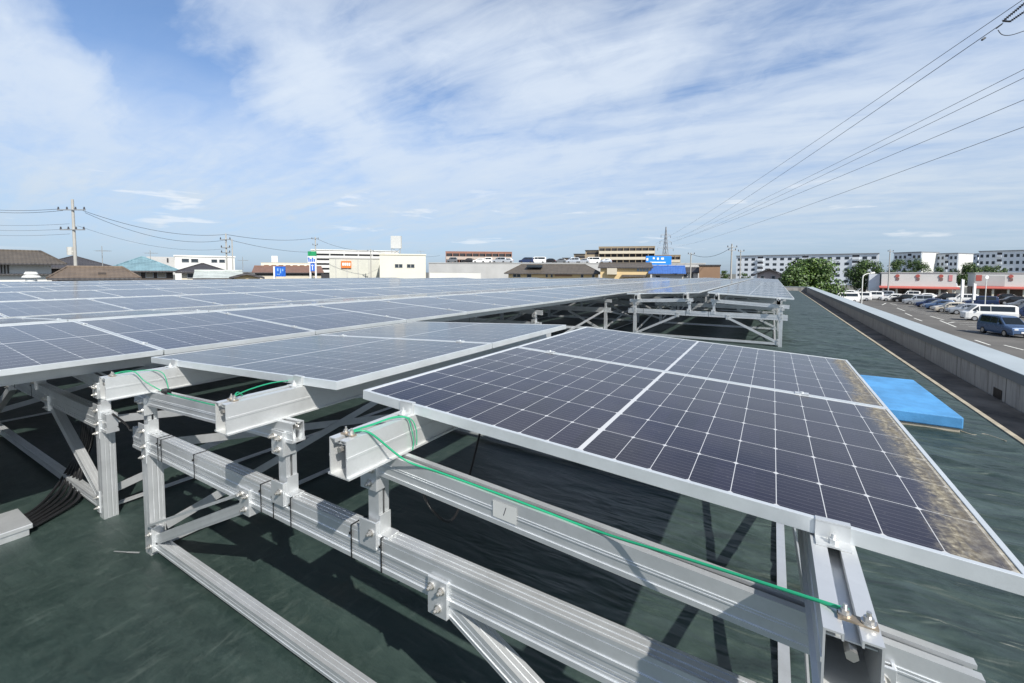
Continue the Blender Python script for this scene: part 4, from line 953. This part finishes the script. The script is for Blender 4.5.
span(pp(80, 44, 228), pp(226, 60, 250), 1.0, 'faint low wire from the tall left pole to the twin pole', 0.011)
span(pp(228, 60, 236), pp(315, 90, 239), 0.6, 'upper wire from the twin pole to the pylon sign pole', 0.024)
span(pp(230, 60, 241), pp(315, 90, 253), 0.5, 'lower wire from the twin pole to the pylon sign pole', 0.022)
span(pp(316, 90, 239), pp(371, 92, 251), 0.8, 'wire from the pylon sign pole to the slim pole', 0.024)
span(pp(371, 92, 251), pp(440, 110, 256), 0.8, 'wire from the slim pole past the cream building', 0.02)
span(pp(690, 80, 253), pp(730, 72, 247), 1.0, 'wire between the short pole and the crossarmed pole', 0.025)
# transmission tower and its conductors
def lattice_tower(px, D, ytop):
    o = thing('transmission_tower', 'far steel lattice transmission tower above the blue billboard', 'transmission tower', P(px, D), YAW+0.5); h = ZP(ytop, D)-GZ
    b = MB(); wb, wt = 2.6, 0.5
    def c(sx, sy, f): k = wb + (wt-wb)*min(1, f/0.8) if f < 0.8 else wt*(1-(f-0.8)*3.5); return Vector((sx*k, sy*k, h*f))
    fs = [0, 0.15, 0.3, 0.43, 0.55, 0.65, 0.74, 0.82, 0.9, 1.0]
    S = ((-1, -1), (1, -1), (1, 1), (-1, 1))
    for i in range(len(fs)-1):
        for k in range(4):
            s, s2 = S[k], S[(k+1) % 4]
            b.bar(c(*s, fs[i]), c(*s, fs[i+1]), 0.28, 0.28, (1, 0.3, 0)); b.bar(c(*s, fs[i]), c(*s2, fs[i+1]), 0.16, 0.16, (1, 0.3, 0.1)); b.bar(c(*s2, fs[i]), c(*s, fs[i+1]), 0.16, 0.16, (1, 0.3, 0.1)); b.bar(c(*s, fs[i+1]), c(*s2, fs[i+1]), 0.16, 0.16, (0, 0, 1))
    gt = mat('galvanised lattice', (0.40, 0.41, 0.42), 0.5, 0.4)
    b.build('body', gt, o, local=True)
    for f, ln in ((0.60, 7.5), (0.72, 5.5), (0.84, 4.6)):
        for s in (-1, 1):
            b = MB(); b.bar((0, 0.3, h*f), (s*ln, 0, h*f+0.3), 0.18, 0.18); b.bar((0, -0.3, h*f+1.3), (s*ln, 0, h*f+0.35), 0.14, 0.14); b.build('crossarm', gt, o, local=True)
            b = MB(); b.cyl((s*ln, 0, h*f), (s*ln, 0, h*f-1.6), 0.14, 6); b.build('insulator', INS, o, local=True)
    return o
TD = 300
lattice_tower(665, TD, 226.5)
def hv(px0, y0, px1, y1, D1, label, r, sag=2.0, ext=1.25):
    a = pp(px0, TD, y0); d = FWD + RT2*((px1-512)/FPX) - UP2*((y1-CY)/FPX); c = CAM + d*D1
    a2 = a; c2 = a + (c-a)*ext
    n = 40; pts = [a2.lerp(c2, i/n) - Vector((0, 0, sag*4*(i/n)*(1-i/n))) for i in range(n+1)]
    b = MB(); b.tube(pts, r, 6, 1); tag(b.build('power_line', WIREM, origin=a2), label, 'power line'); return a, c
hv(655, 243, 1000, 0, 36, 'highest of the power lines crossing the upper right sky', 0.026)
hv(672, 238, 1024, 53, 34, 'upper line of the close pair in the right sky', 0.021)
hv(674, 240, 1024, 61, 33, 'lower line of the close pair in the right sky', 0.021)
hv(655, 246, 1024, 83, 33, 'second lowest power line in the right sky', 0.021)
hv(676, 246, 1024, 110, 33, 'lowest power line in the right sky', 0.021)
def rp(px, y, D): return CAM + (FWD + RT2*((px-512)/FPX) - UP2*((y-CY)/FPX))*D
a = pp(676, TD, 238); c = rp(1003, 23, 30)
n = 40; pts = [a.lerp(c, i/n) - Vector((0, 0, 1.6*4*(i/n)*(1-i/n))) for i in range(n+1)]
b = MB(); b.tube(pts, 0.026, 6, 1); b.cyl(rp(996, 28.5, 30.2), rp(1002, 24, 30.02), 0.045, 8); b.cyl(rp(982, 40, 30.6), rp(985, 37.8, 30.6), 0.07, 8)
tag(b.build('power_line', WIREM, origin=a), 'power line ending at the dark insulator string at top right', 'power line')
o = thing('insulator_string', 'pair of dark insulator strings at the top right corner', 'insulator', rp(1003, 22, 30))
for s, (q0, q1) in (('a', ((1003, 21), (1060, -26))), ('b', ((1010, 21.5), (1065, -16)))):
    A_, B_ = rp(*q0, 30), rp(*q1, 28); b = MB(); nn = 26
    for k in range(nn):
        p0 = A_.lerp(B_, k/nn); p1 = A_.lerp(B_, (k+0.55)/nn); b.cyl(p0, p1, 0.11, 8, 0.05)
    b.cyl(A_, B_, 0.035, 6); b.build('string', INS, o)
b = MB(); b.tube([rp(1003, 21, 30), rp(1010, 21.5, 30)], 0.06, 6, 1); b.build('yoke', INS, o)
pts = [rp(998, 30, 30.1), rp(1002, 34.5, 30), rp(1010, 35.2, 29.8), rp(1024, 31, 29.5), rp(1060, 18, 29)]
b = MB(); b.tube(pts, 0.024, 6, 5); tag(b.build('jumper_wire', WIREM, origin=pts[0]), 'short looping jumper wire below the insulator strings', 'wire')

# --- street lamp in the lot
p = P(863, 56, GZ); o = thing('street_lamp', 'white street lamp with curved arm beside the parapet', 'street lamp', p, YAW)
h = ZP(277, 56)-GZ; LAMPW = mat('lamp white', (0.72, 0.72, 0.68), 0.5)
b = MB(); b.tube([(0, 0, 0), (0, 0, h*0.6), (0, 0, h), (0.12, 0, h+0.38), (0.5, 0, h+0.60), (1.05, 0, h+0.68)], 0.075, 10, 6, rr=0.045); b.build('pole', LAMPW, o, local=True, smooth=True)
b = MB(); b.cyl((0.95, 0, h+0.66), (1.45, 0, h+0.72), 0.09, 10, 0.15); b.build('lamp_head', LAMPW, o, local=True)
b = MB(); b.cyl((0, 0, 0), (0, 0, 0.35), 0.13, 10); b.build('base', LAMPW, o, local=True)
for i, (px, D, yt, lab) in enumerate(((962.5, 62, 277, 'white banner post between the two shops'), (974.5, 60, 281, 'white post at the left corner of the right shop'), (987, 58, 274.5, 'thin sign post with round white plate before the right shop'))):
    o = thing('sign_post', lab, 'sign post', P(px, D), YAW); h = ZP(yt, D)-GZ
    b = MB(); b.cyl((0, 0, 0), (0, 0, h), 0.05 if i == 2 else 0.08, 8); b.build('post', LAMPW, o, local=True)
    b = MB()
    if i == 2: b.cyl((0, -0.06, h-0.1), (0, -0.03, h-0.1), 0.24, 14)
    else: b.box(-0.16, 0.16, -0.2, -0.14, h*0.45, h-0.1)
    b.build('plate', SIGNW, o, local=True)

# --- trees
LEAF = [mat('leaf dark', (0.030, 0.060, 0.016), 0.6, 0, 0.3, 2.0), mat('leaf mid', (0.055, 0.110, 0.022), 0.55, 0, 0.3, 2.0), mat('leaf light', (0.105, 0.175, 0.036), 0.5, 0, 0.3, 2.0)]
BARK = mat('bark', (0.12, 0.09, 0.065), 0.9, 0, 0.3, 4)
def tree(label, px0, px1, ytop, D, seed, leafn=2600, group=None, base=GZ, crown0=0.28, dark=0.3):
    leafn = int(leafn*1.8); rnd = random.Random(seed); wdt = (px1-px0)*D/FPX*1.12; h = ZP(ytop, D)-base
    o = thing('tree', label, 'tree', P((px0+px1)/2, D, base), rnd.uniform(0, 6))
    b = MB(); b.tube([(0, 0, 0), (0.05*wdt*rnd.uniform(-1, 1), 0, h*0.2), (0, 0.02*wdt, h*0.42), (0, 0, h*0.75)], 0.035*h+0.05, 8, 4, rr=0.04)
    for k in range(7):
        a = rnd.uniform(0, 6.28); z = h*rnd.uniform(0.28, 0.6); rr_ = wdt*rnd.uniform(0.22, 0.4)
        b.tube([(0, 0, z), (math.cos(a)*rr_*0.5, math.sin(a)*rr_*0.5, z+h*0.1), (math.cos(a)*rr_, math.sin(a)*rr_, z+h*rnd.uniform(0.12, 0.26))], 0.016*h+0.02, 6, 3, rr=0.02)
    b.build('trunk', BARK, o, local=True)
    lobes = []
    for k in range(30):
        a = rnd.uniform(0, 6.28); u = rnd.random()**0.4; zf = rnd.uniform(crown0, 0.93); prof = math.sin(math.pi*min(1, max(0.12, (zf-crown0+0.14)/(1.14-crown0))))**0.7
        lobes.append((Vector((math.cos(a)*wdt*0.40*u*prof, math.sin(a)*wdt*0.40*u*prof, h*zf)), wdt*rnd.uniform(0.12, 0.20)))
    b = MB(); ls = max(0.13, wdt*0.024)
    for k in range(leafn):
        c, r = lobes[rnd.randrange(len(lobes))]
        d = Vector((rnd.gauss(0, 1), rnd.gauss(0, 1), rnd.gauss(0, 1)*0.8)).normalized(); q = c + d*r*(rnd.random()**0.35)*rnd.choice((1, 1, 1, 1.15))
        if q.z > h: q.z = h - rnd.uniform(0, 0.05)*h
        nrm = (d + Vector((rnd.uniform(-1, 1), rnd.uniform(-1, 1), rnd.uniform(-0.3, 1)))*0.8).normalized(); a_ = nrm.orthogonal().normalized(); b_ = nrm.cross(a_); s_ = ls*rnd.uniform(0.55, 1.25); an = rnd.uniform(0, 6.28)
        u_ = (a_*math.cos(an)+b_*math.sin(an))*s_; v_ = (b_*math.cos(an)-a_*math.sin(an))*s_*0.6
        b.quad([q-u_, q-v_*0.9, q+u_, q+v_], 0 if rnd.random() < dark else (1 if rnd.random() < 0.62 else 2))
    b.build('crown', LEAF, o, local=True); return o
tree('largest round leafy tree right behind the roof end', 786, 835, 257.5, 60, 3, 7500, crown0=0.16, dark=0.16)
tree('smaller leafy bush tree on the left side of the largest tree', 776, 806, 265, 58, 5, 3600, crown0=0.14)
tree('dark tree left of the white shop wall', 850, 880, 258, 105, 8, 4200, dark=0.55)
tree('tree over the left half of the first shop roof', 888, 907, 257.5, 112, 11, 3000, dark=0.5)
tree('wide tree over the middle of the first shop roof', 906, 926, 256, 120, 12, 3600, dark=0.5)
tree('low tree before the short apartment block', 932, 950, 263, 116, 13, 2400, dark=0.5)
tree('tall dark tree in the gap between the two shops', 957, 982, 260.5, 108, 14, 4200, dark=0.6)
tree('tree over the left end of the right shop roof', 980, 1000, 263, 116, 15, 3000, dark=0.5)
tree('small tree peeping over the right shop roof', 999, 1011, 265, 116, 16, 2000, dark=0.5)
tree('small bush beside the brown box building', 720, 732, 267, 85, 17, 900)
tree('round bush at the foot of the long apartment block', 738, 750, 270, 90, 18, 700)

# --- cars
TYRE = mat('tyre rubber', (0.018, 0.018, 0.019), 0.85); RIM = mat('wheel rim', (0.5, 0.5, 0.5), 0.35, 0.8); CGL = mat('car glass', (0.015, 0.02, 0.024), 0.08); LAMPG = mat('headlight', (0.7, 0.72, 0.74), 0.15); TAIL = mat('tail light', (0.35, 0.015, 0.01), 0.3)
def paint(name, c, metal=0.2): return mat('paint '+name, c, 0.28, metal, 0.03, 1.0)
PAINT = {'white': paint('white', (0.78, 0.78, 0.76), 0), 'black': paint('black', (0.015, 0.015, 0.017)), 'silver': paint('silver', (0.46, 0.48, 0.50), 0.5), 'blue': paint('blue', (0.085, 0.14, 0.25), 0.4), 'navy': paint('navy', (0.02, 0.035, 0.09)), 'grey': paint('grey', (0.16, 0.17, 0.18), 0.4), 'palegrey': paint('palegrey', (0.36, 0.39, 0.43), 0.4), 'beige': paint('beige', (0.60, 0.55, 0.46), 0.1)}
SHAPES = {   # x along the car (nose at 0): (x, z belt, z roof, roof half-width factor)
 'van':  dict(L=4.9, W=1.72, st=[(0.0, 0.75, 0.75), (0.06, 1.0, 1.0), (0.35, 1.12, 1.12), (1.15, 1.2, 1.93), (1.5, 1.2, 1.98), (4.6, 1.2, 1.98), (4.86, 1.15, 1.85), (4.9, 0.8, 0.8)], win=[(0.72, 1.3), (1.42, 2.35), (2.42, 4.55)]),
 'minivan': dict(L=4.6, W=1.72, st=[(0.0, 0.62, 0.62), (0.08, 0.85, 0.85), (0.9, 1.02, 1.02), (1.7, 1.08, 1.74), (2.1, 1.08, 1.82), (4.2, 1.1, 1.80), (4.52, 1.05, 1.62), (4.6, 0.7, 0.7)], win=[(1.2, 1.8), (1.9, 2.8), (2.86, 4.15)]),
 'hatch': dict(L=4.0, W=1.68, st=[(0.0, 0.58, 0.58), (0.1, 0.76, 0.76), (0.95, 0.93, 0.93), (1.65, 0.98, 1.42), (2.1, 0.98, 1.50), (3.2, 1.0, 1.47), (3.85, 0.98, 1.12), (4.0, 0.65, 0.65)], win=[(1.15, 1.75), (1.8, 2.55), (2.6, 3.4)]),
 'kei': dict(L=3.4, W=1.48, st=[(0.0, 0.62, 0.62), (0.06, 0.86, 0.86), (0.6, 1.0, 1.0), (1.05, 1.05, 1.66), (1.4, 1.05, 1.74), (3.0, 1.06, 1.74), (3.34, 1.02, 1.60), (3.4, 0.65, 0.65)], win=[(0.75, 1.2), (1.3, 2.05), (2.1, 3.05)]),
}
CARP = {}
def make_car(kind, color):
    """returns list of (name, mesh, parent index)"""
    key = (kind, color)
    if key in CARP: return CARP[key]
    S = SHAPES[kind]; Ln, W2 = S['L'], S['W']/2; pt = PAINT[color]; parts = []
    b = MB(); rings = []
    for (x, zb, zr) in S['st']:
        end = 0.88 if x in (0.0, Ln) else (0.95 if x < 0.12 else 1.0); hw = W2*end; top = zr > zb+0.02
        rf = W2*(0.80 if top else 0.93)*end; zb0 = 0.24
        ring = [(-hw*0.95, zb0), (-hw, 0.42), (-hw, zb*0.86), (-hw*0.965, zb), (-rf, zr-0.03 if top else zb+0.015), (-rf*0.86, zr+0.015 if top else zb+0.03), (rf*0.86, zr+0.015 if top else zb+0.03), (rf, zr-0.03 if top else zb+0.015), (hw*0.965, zb), (hw, zb*0.86), (hw, 0.42), (hw*0.95, zb0)]
        rings.append([Vector((x, y, z)) for y, z in ring])
    n = 12
    for r in rings: b.v += r
    for k in range(len(rings)-1):
        for j in range(n): j2 = (j+1) % n; b.f.append([k*n+j, k*n+j2, (k+1)*n+j2, (k+1)*n+j]); b.m.append(0)
    b.f.append(list(range(n))); b.m.append(0); b.f.append([(len(rings)-1)*n+j for j in range(n)][::-1]); b.m.append(0)
    def sec(x):
        st = S['st']
        for (a, c) in zip(st, st[1:]):
            if a[0] <= x <= c[0]:
                u = (x-a[0])/(c[0]-a[0]); zb = a[1]+(c[1]-a[1])*u; zr = a[2]+(c[2]-a[2])*u
                ta, tb = (a[2] > a[1]+0.02), (c[2] > c[1]+0.02); fa = W2*(0.80 if ta else 0.93); fb = W2*(0.80 if tb else 0.93); return zb, zr, fa+(fb-fa)*u
    parts.append(('body', b, pt, -1, True))
    # side glass, windscreen, rear glass
    for s in (-1, 1):
        for (xa, xb) in S['win']:
            pa = []
            for x, lo in ((xa, 1), (xb, 1), (xb, 0), (xa, 0)):
                zb, zr, rf = sec(x); zz0 = zb+0.05; zz1 = max(zz0+0.02, zr-0.12)
                z = zz0 if lo else zz1; u = (z-zb)/max(0.05, zr-0.03-zb); u = min(1, max(0, u)); y = W2*0.965+(rf-W2*0.965)*u + 0.012; pa.append((x, s*y, z))
            q = MB(); q.quad(pa); q.quad([(x, y-s*0.008, z) for x, y, z in pa][::-1]); parts.append(('window', q, CGL, 0, False))
    def screen(i0, i1, off):
        a, c = S['st'][i0], S['st'][i1]; q = MB(); u0, u1 = 0.12, 0.92
        pts = []
        for u in (u0, u1):
            x = a[0]+(c[0]-a[0])*u; z = a[2]+(c[2]-a[2])*u+0.035; hw = W2*(0.82-0.12*(u if c[2] > a[2] else 1-u)); pts.append((x+off, -hw, z)); pts.append((x+off, hw, z))
        q.quad([pts[0], pts[1], pts[3], pts[2]]); q.quad([(p_[0]-off*0.4, p_[1], p_[2]-0.008) for p_ in (pts[2], pts[3], pts[1], pts[0])]); return q
    parts.append(('windscreen', screen(2, 3, -0.012), CGL, 0, False)); parts.append(('rear_window', screen(5, 6, 0.03), CGL, 0, False))
    for s in (-1, 1):
        q = MB(); zb = S['st'][1][1]; q.box(-0.012, 0.16, s*W2*0.60-0.14, s*W2*0.60+0.14, zb-0.17, zb-0.03); parts.append(('headlight', q, LAMPG, 0, False))
        q = MB(); zt = S['st'][-2][1]; q.box(Ln-0.12, Ln+0.012, s*W2*0.72-0.09, s*W2*0.72+0.09, zt-0.35, zt+0.02); parts.append(('tail_light', q, TAIL, 0, False))
        q = MB(); x = S['win'][0][0]+0.35; zb = sec(x)[0]; q.box(x-0.05, x+0.07, s*(W2+0.06)-0.07, s*(W2+0.06)+0.07, zb+0.0, zb+0.15); parts.append(('mirror', q, pt, 0, False))
    q = MB(); q.box(-0.03, -0.005, -0.17, 0.17, 0.42, 0.56); parts.append(('number_plate', q, SIGNW, 0, False))
    q = MB(); q.box(-0.02, 0.05, -W2*0.75, W2*0.75, 0.26, 0.38); parts.append(('bumper_grille', q, TYRE, 0, False))
    for x in (Ln*0.19, Ln*0.80):
        for s in (-1, 1):
            q = MB(); y = s*(W2-0.10); q.cyl((x, y-0.11, 0.31), (x, y+0.11, 0.31), 0.31, 18); parts.append(('wheel', q, TYRE, 0, False)); wi = len(parts)-1
            q = MB(); q.cyl((x, y+s*0.112-0.004, 0.31), (x, y+s*0.112+0.004, 0.31), 0.20, 14); parts.append(('rim', q, RIM, wi, False))
    CARP[key] = (parts, []); return CARP[key]
def car(kind, color, loc, heading, label, detail=True):
    """heading: direction of the nose (radians, world)"""
    parts, cache = make_car(kind, color); Ln = SHAPES[kind]['L']
    o = thing('parked_car', label, 'car', loc, heading+math.pi, 'cars in the parking lot')
    obs = []
    for i, (nm, mb, mt, pi, sm) in enumerate(parts):
        if not detail and nm in ('rim', 'mirror', 'number_plate', 'bumper_grille'): obs.append(None); continue
        if len(cache) > i and cache[i] is not None:
            ob = bpy.data.objects.new(nm, cache[i]); COL.objects.link(ob)
        else:
            sh = MB(); sh.v = [v-Vector((Ln/2, 0, 0)) for v in mb.v]; sh.f = mb.f; sh.m = mb.m
            ob = sh.build(nm, mt, None, bevel=0)
            while len(cache) <= i: cache.append(None)
            cache[i] = ob.data
            if sm:
                for p_ in ob.data.polygons: p_.use_smooth = False
        ob.parent = o if pi < 1 else (obs[pi] if pi > 0 and obs[pi] is not None else o)
        if nm == 'body':
            bv = ob.modifiers.new('bevel', 'BEVEL'); bv.width = 0.05; bv.segments = 2; bv.limit_method = 'ANGLE'; bv.angle_limit = R(18)
        obs.append(ob)
    return o
def gp(px, py, z=LZ):
    d = FWD + RT2*((px-512)/FPX) - UP2*((py-CY)/FPX); t_ = (z-CAM.z)/d.z; q = CAM + d*t_; return (q.x, q.y, z)
HL = R(180)
cars = [
 ('minivan', 'blue', gp(1004, 335), R(-75), 'blue minivan parked alone nearest the roof, front towards us'),
 ('van', 'white', gp(988, 321), HL, 'long white van in side view, nose left'),
 ('hatch', 'palegrey', gp(966, 314.5), HL, 'pale grey car tucked behind the long white van'),
 ('hatch', 'beige', gp(951, 312.5), HL, 'cream white small car left of the long white van'),
 ('hatch', 'blue', gp(940, 309.5), HL, 'light blue car beside the cream white small car'),
 ('hatch', 'navy', gp(930, 307.5), HL, 'dark navy car between silver and light blue cars'),
 ('minivan', 'silver', gp(918, 304.5), HL, 'silver car in the middle of the row'),
 ('hatch', 'black', gp(904, 302), HL, 'black car left of the silver one in the row'),
 ('hatch', 'white', gp(893, 301.2), HL, 'white car at the left end of the row, next to the black one'),
 ('kei', 'silver', gp(884, 298.6), HL, 'grey blue car behind the left end of the row'),
 ('van', 'white', gp(844, 302.5), R(200), 'white van half hidden by the parapet near the street lamp'),
 ('kei', 'white', gp(873, 299.5), HL, 'small boxy white car right of the street lamp'),
 ('minivan', 'white', gp(858, 300.5), HL, 'white minivan behind the street lamp'),
 ('hatch', 'white', gp(848, 296.5), HL, 'white car in the rear row under the trees'),
 ('van', 'white', gp(866, 295.4), HL, 'tall white van farthest back left of the shop'),
 ('hatch', 'white', gp(924, 300.5), HL, 'white car behind the silver one, before the shop'),
 ('minivan', 'black', gp(946, 302), HL, 'black minivan behind the light blue car'),
 ('minivan', 'white', gp(962, 303), HL, 'white car roof showing behind the long row'),
 ('minivan', 'navy', gp(980, 306), HL, 'dark car with long roof behind the white van'),
 ('hatch', 'black', gp(1012, 304.5), HL, 'black car at right edge in the rear row'),
 ('hatch', 'grey', gp(1024, 309), HL, 'dark grey car cut by the right edge'),
 ('hatch', 'black', gp(1003, 301), HL, 'black car in front of the right shop'),
 ('hatch', 'silver', gp(938, 298.8), HL, 'silver car close to the first shop columns'),
 ('kei', 'white', gp(910, 298.6), HL, 'white boxy car close to the first shop columns'),
 ('minivan', 'navy', gp(1030, 318), HL, 'dark car at right edge beyond the white van'),
]
for kd, cl__, lc, hd, lb in cars:
    o = car(kd, cl__, lc, hd+random.uniform(-0.03, 0.03), lb); o.scale = (0.9, 0.95, 0.95) if kd in ('van', 'minivan') else (0.96, 1, 1)
DECKZ = ZP(263.4, 128)+0.26
deck = [('hatch', 'black', 468, 'black car on the parking deck right of the cream building'), ('hatch', 'white', 479, 'white car on the deck next to the black one'), ('kei', 'white', 487, 'white boxy car third from left on the deck'), ('minivan', 'silver', 499, 'silver minivan on the deck before the brick flats'), ('hatch', 'silver', 507, 'small silver car at the right end of the brick flats'),
        ('minivan', 'navy', 526, 'dark minivan on the deck behind the brown roof'), ('van', 'white', 538, 'white van on the deck behind the brown roof'), ('hatch', 'black', 549, 'black car right of the white deck van'), ('hatch', 'grey', 560, 'dark grey car on the deck above the brown roof'), ('minivan', 'palegrey', 572, 'pale grey minivan on the deck above the brown roof'), ('hatch', 'silver', 583, 'silver car on the deck left of the stepped flats'), ('van', 'white', 592, 'white van on the deck under the stepped flats'), ('hatch', 'palegrey', 605, 'grey car on the deck above the yellow house'), ('kei', 'grey', 452, 'grey car nearest the cream building on the deck')]
for kd, cl__, px, lb in deck:
    o = car(kd, cl__, P(px, 137, DECKZ), YAW+R(180)+random.uniform(-0.2, 0.2), lb, False); o['group'] = 'cars on the parking deck'

# --- painted bays
PAINTW = mat('road paint', (0.62, 0.62, 0.58), 0.8, 0, 0.25, 3.0)
def stripe(px0, py0, px1, py1, wd=0.16):
    a, c = Vector(gp(px0, py0, GZ+0.006)), Vector(gp(px1, py1, GZ+0.006)); d = (c-a).normalized(); n = Vector((-d.y, d.x, 0))*wd/2
    return [a-n, c-n, c+n, a+n]
b = MB()
ax = Vector(gp(983, 322.5, GZ+0.004)); 
for i in range(14):
    y = ax.y - 6.2 + i*2.55; x = ax.x - 2.6
    for xx in (x-0.3, x-9.5, x+6.0): b.quad([(xx, y-0.07, GZ+0.004), (xx+4.7, y-0.07, GZ+0.004), (xx+4.7, y+0.07, GZ+0.004), (xx, y+0.07, GZ+0.004)])
for (q) in ((930, 316, 944, 320), (905, 313, 912, 316), (955, 336, 968, 341), (975, 340, 990, 345), (985, 334, 992, 332.5), (922, 326, 930, 328.5), (890, 303.5, 897, 305), (880, 314, 888, 316), (940, 320.5, 956, 327), (948, 323, 955, 322), (966, 330, 978, 332), (1004, 345, 1024, 350), (897, 308, 905, 311), (882, 305, 886, 303), (914, 318, 922, 321), (870, 310, 876, 309.6)):
    b.quad(stripe(*q))
tag(b.build('parking_markings', PAINTW), kind='structure')
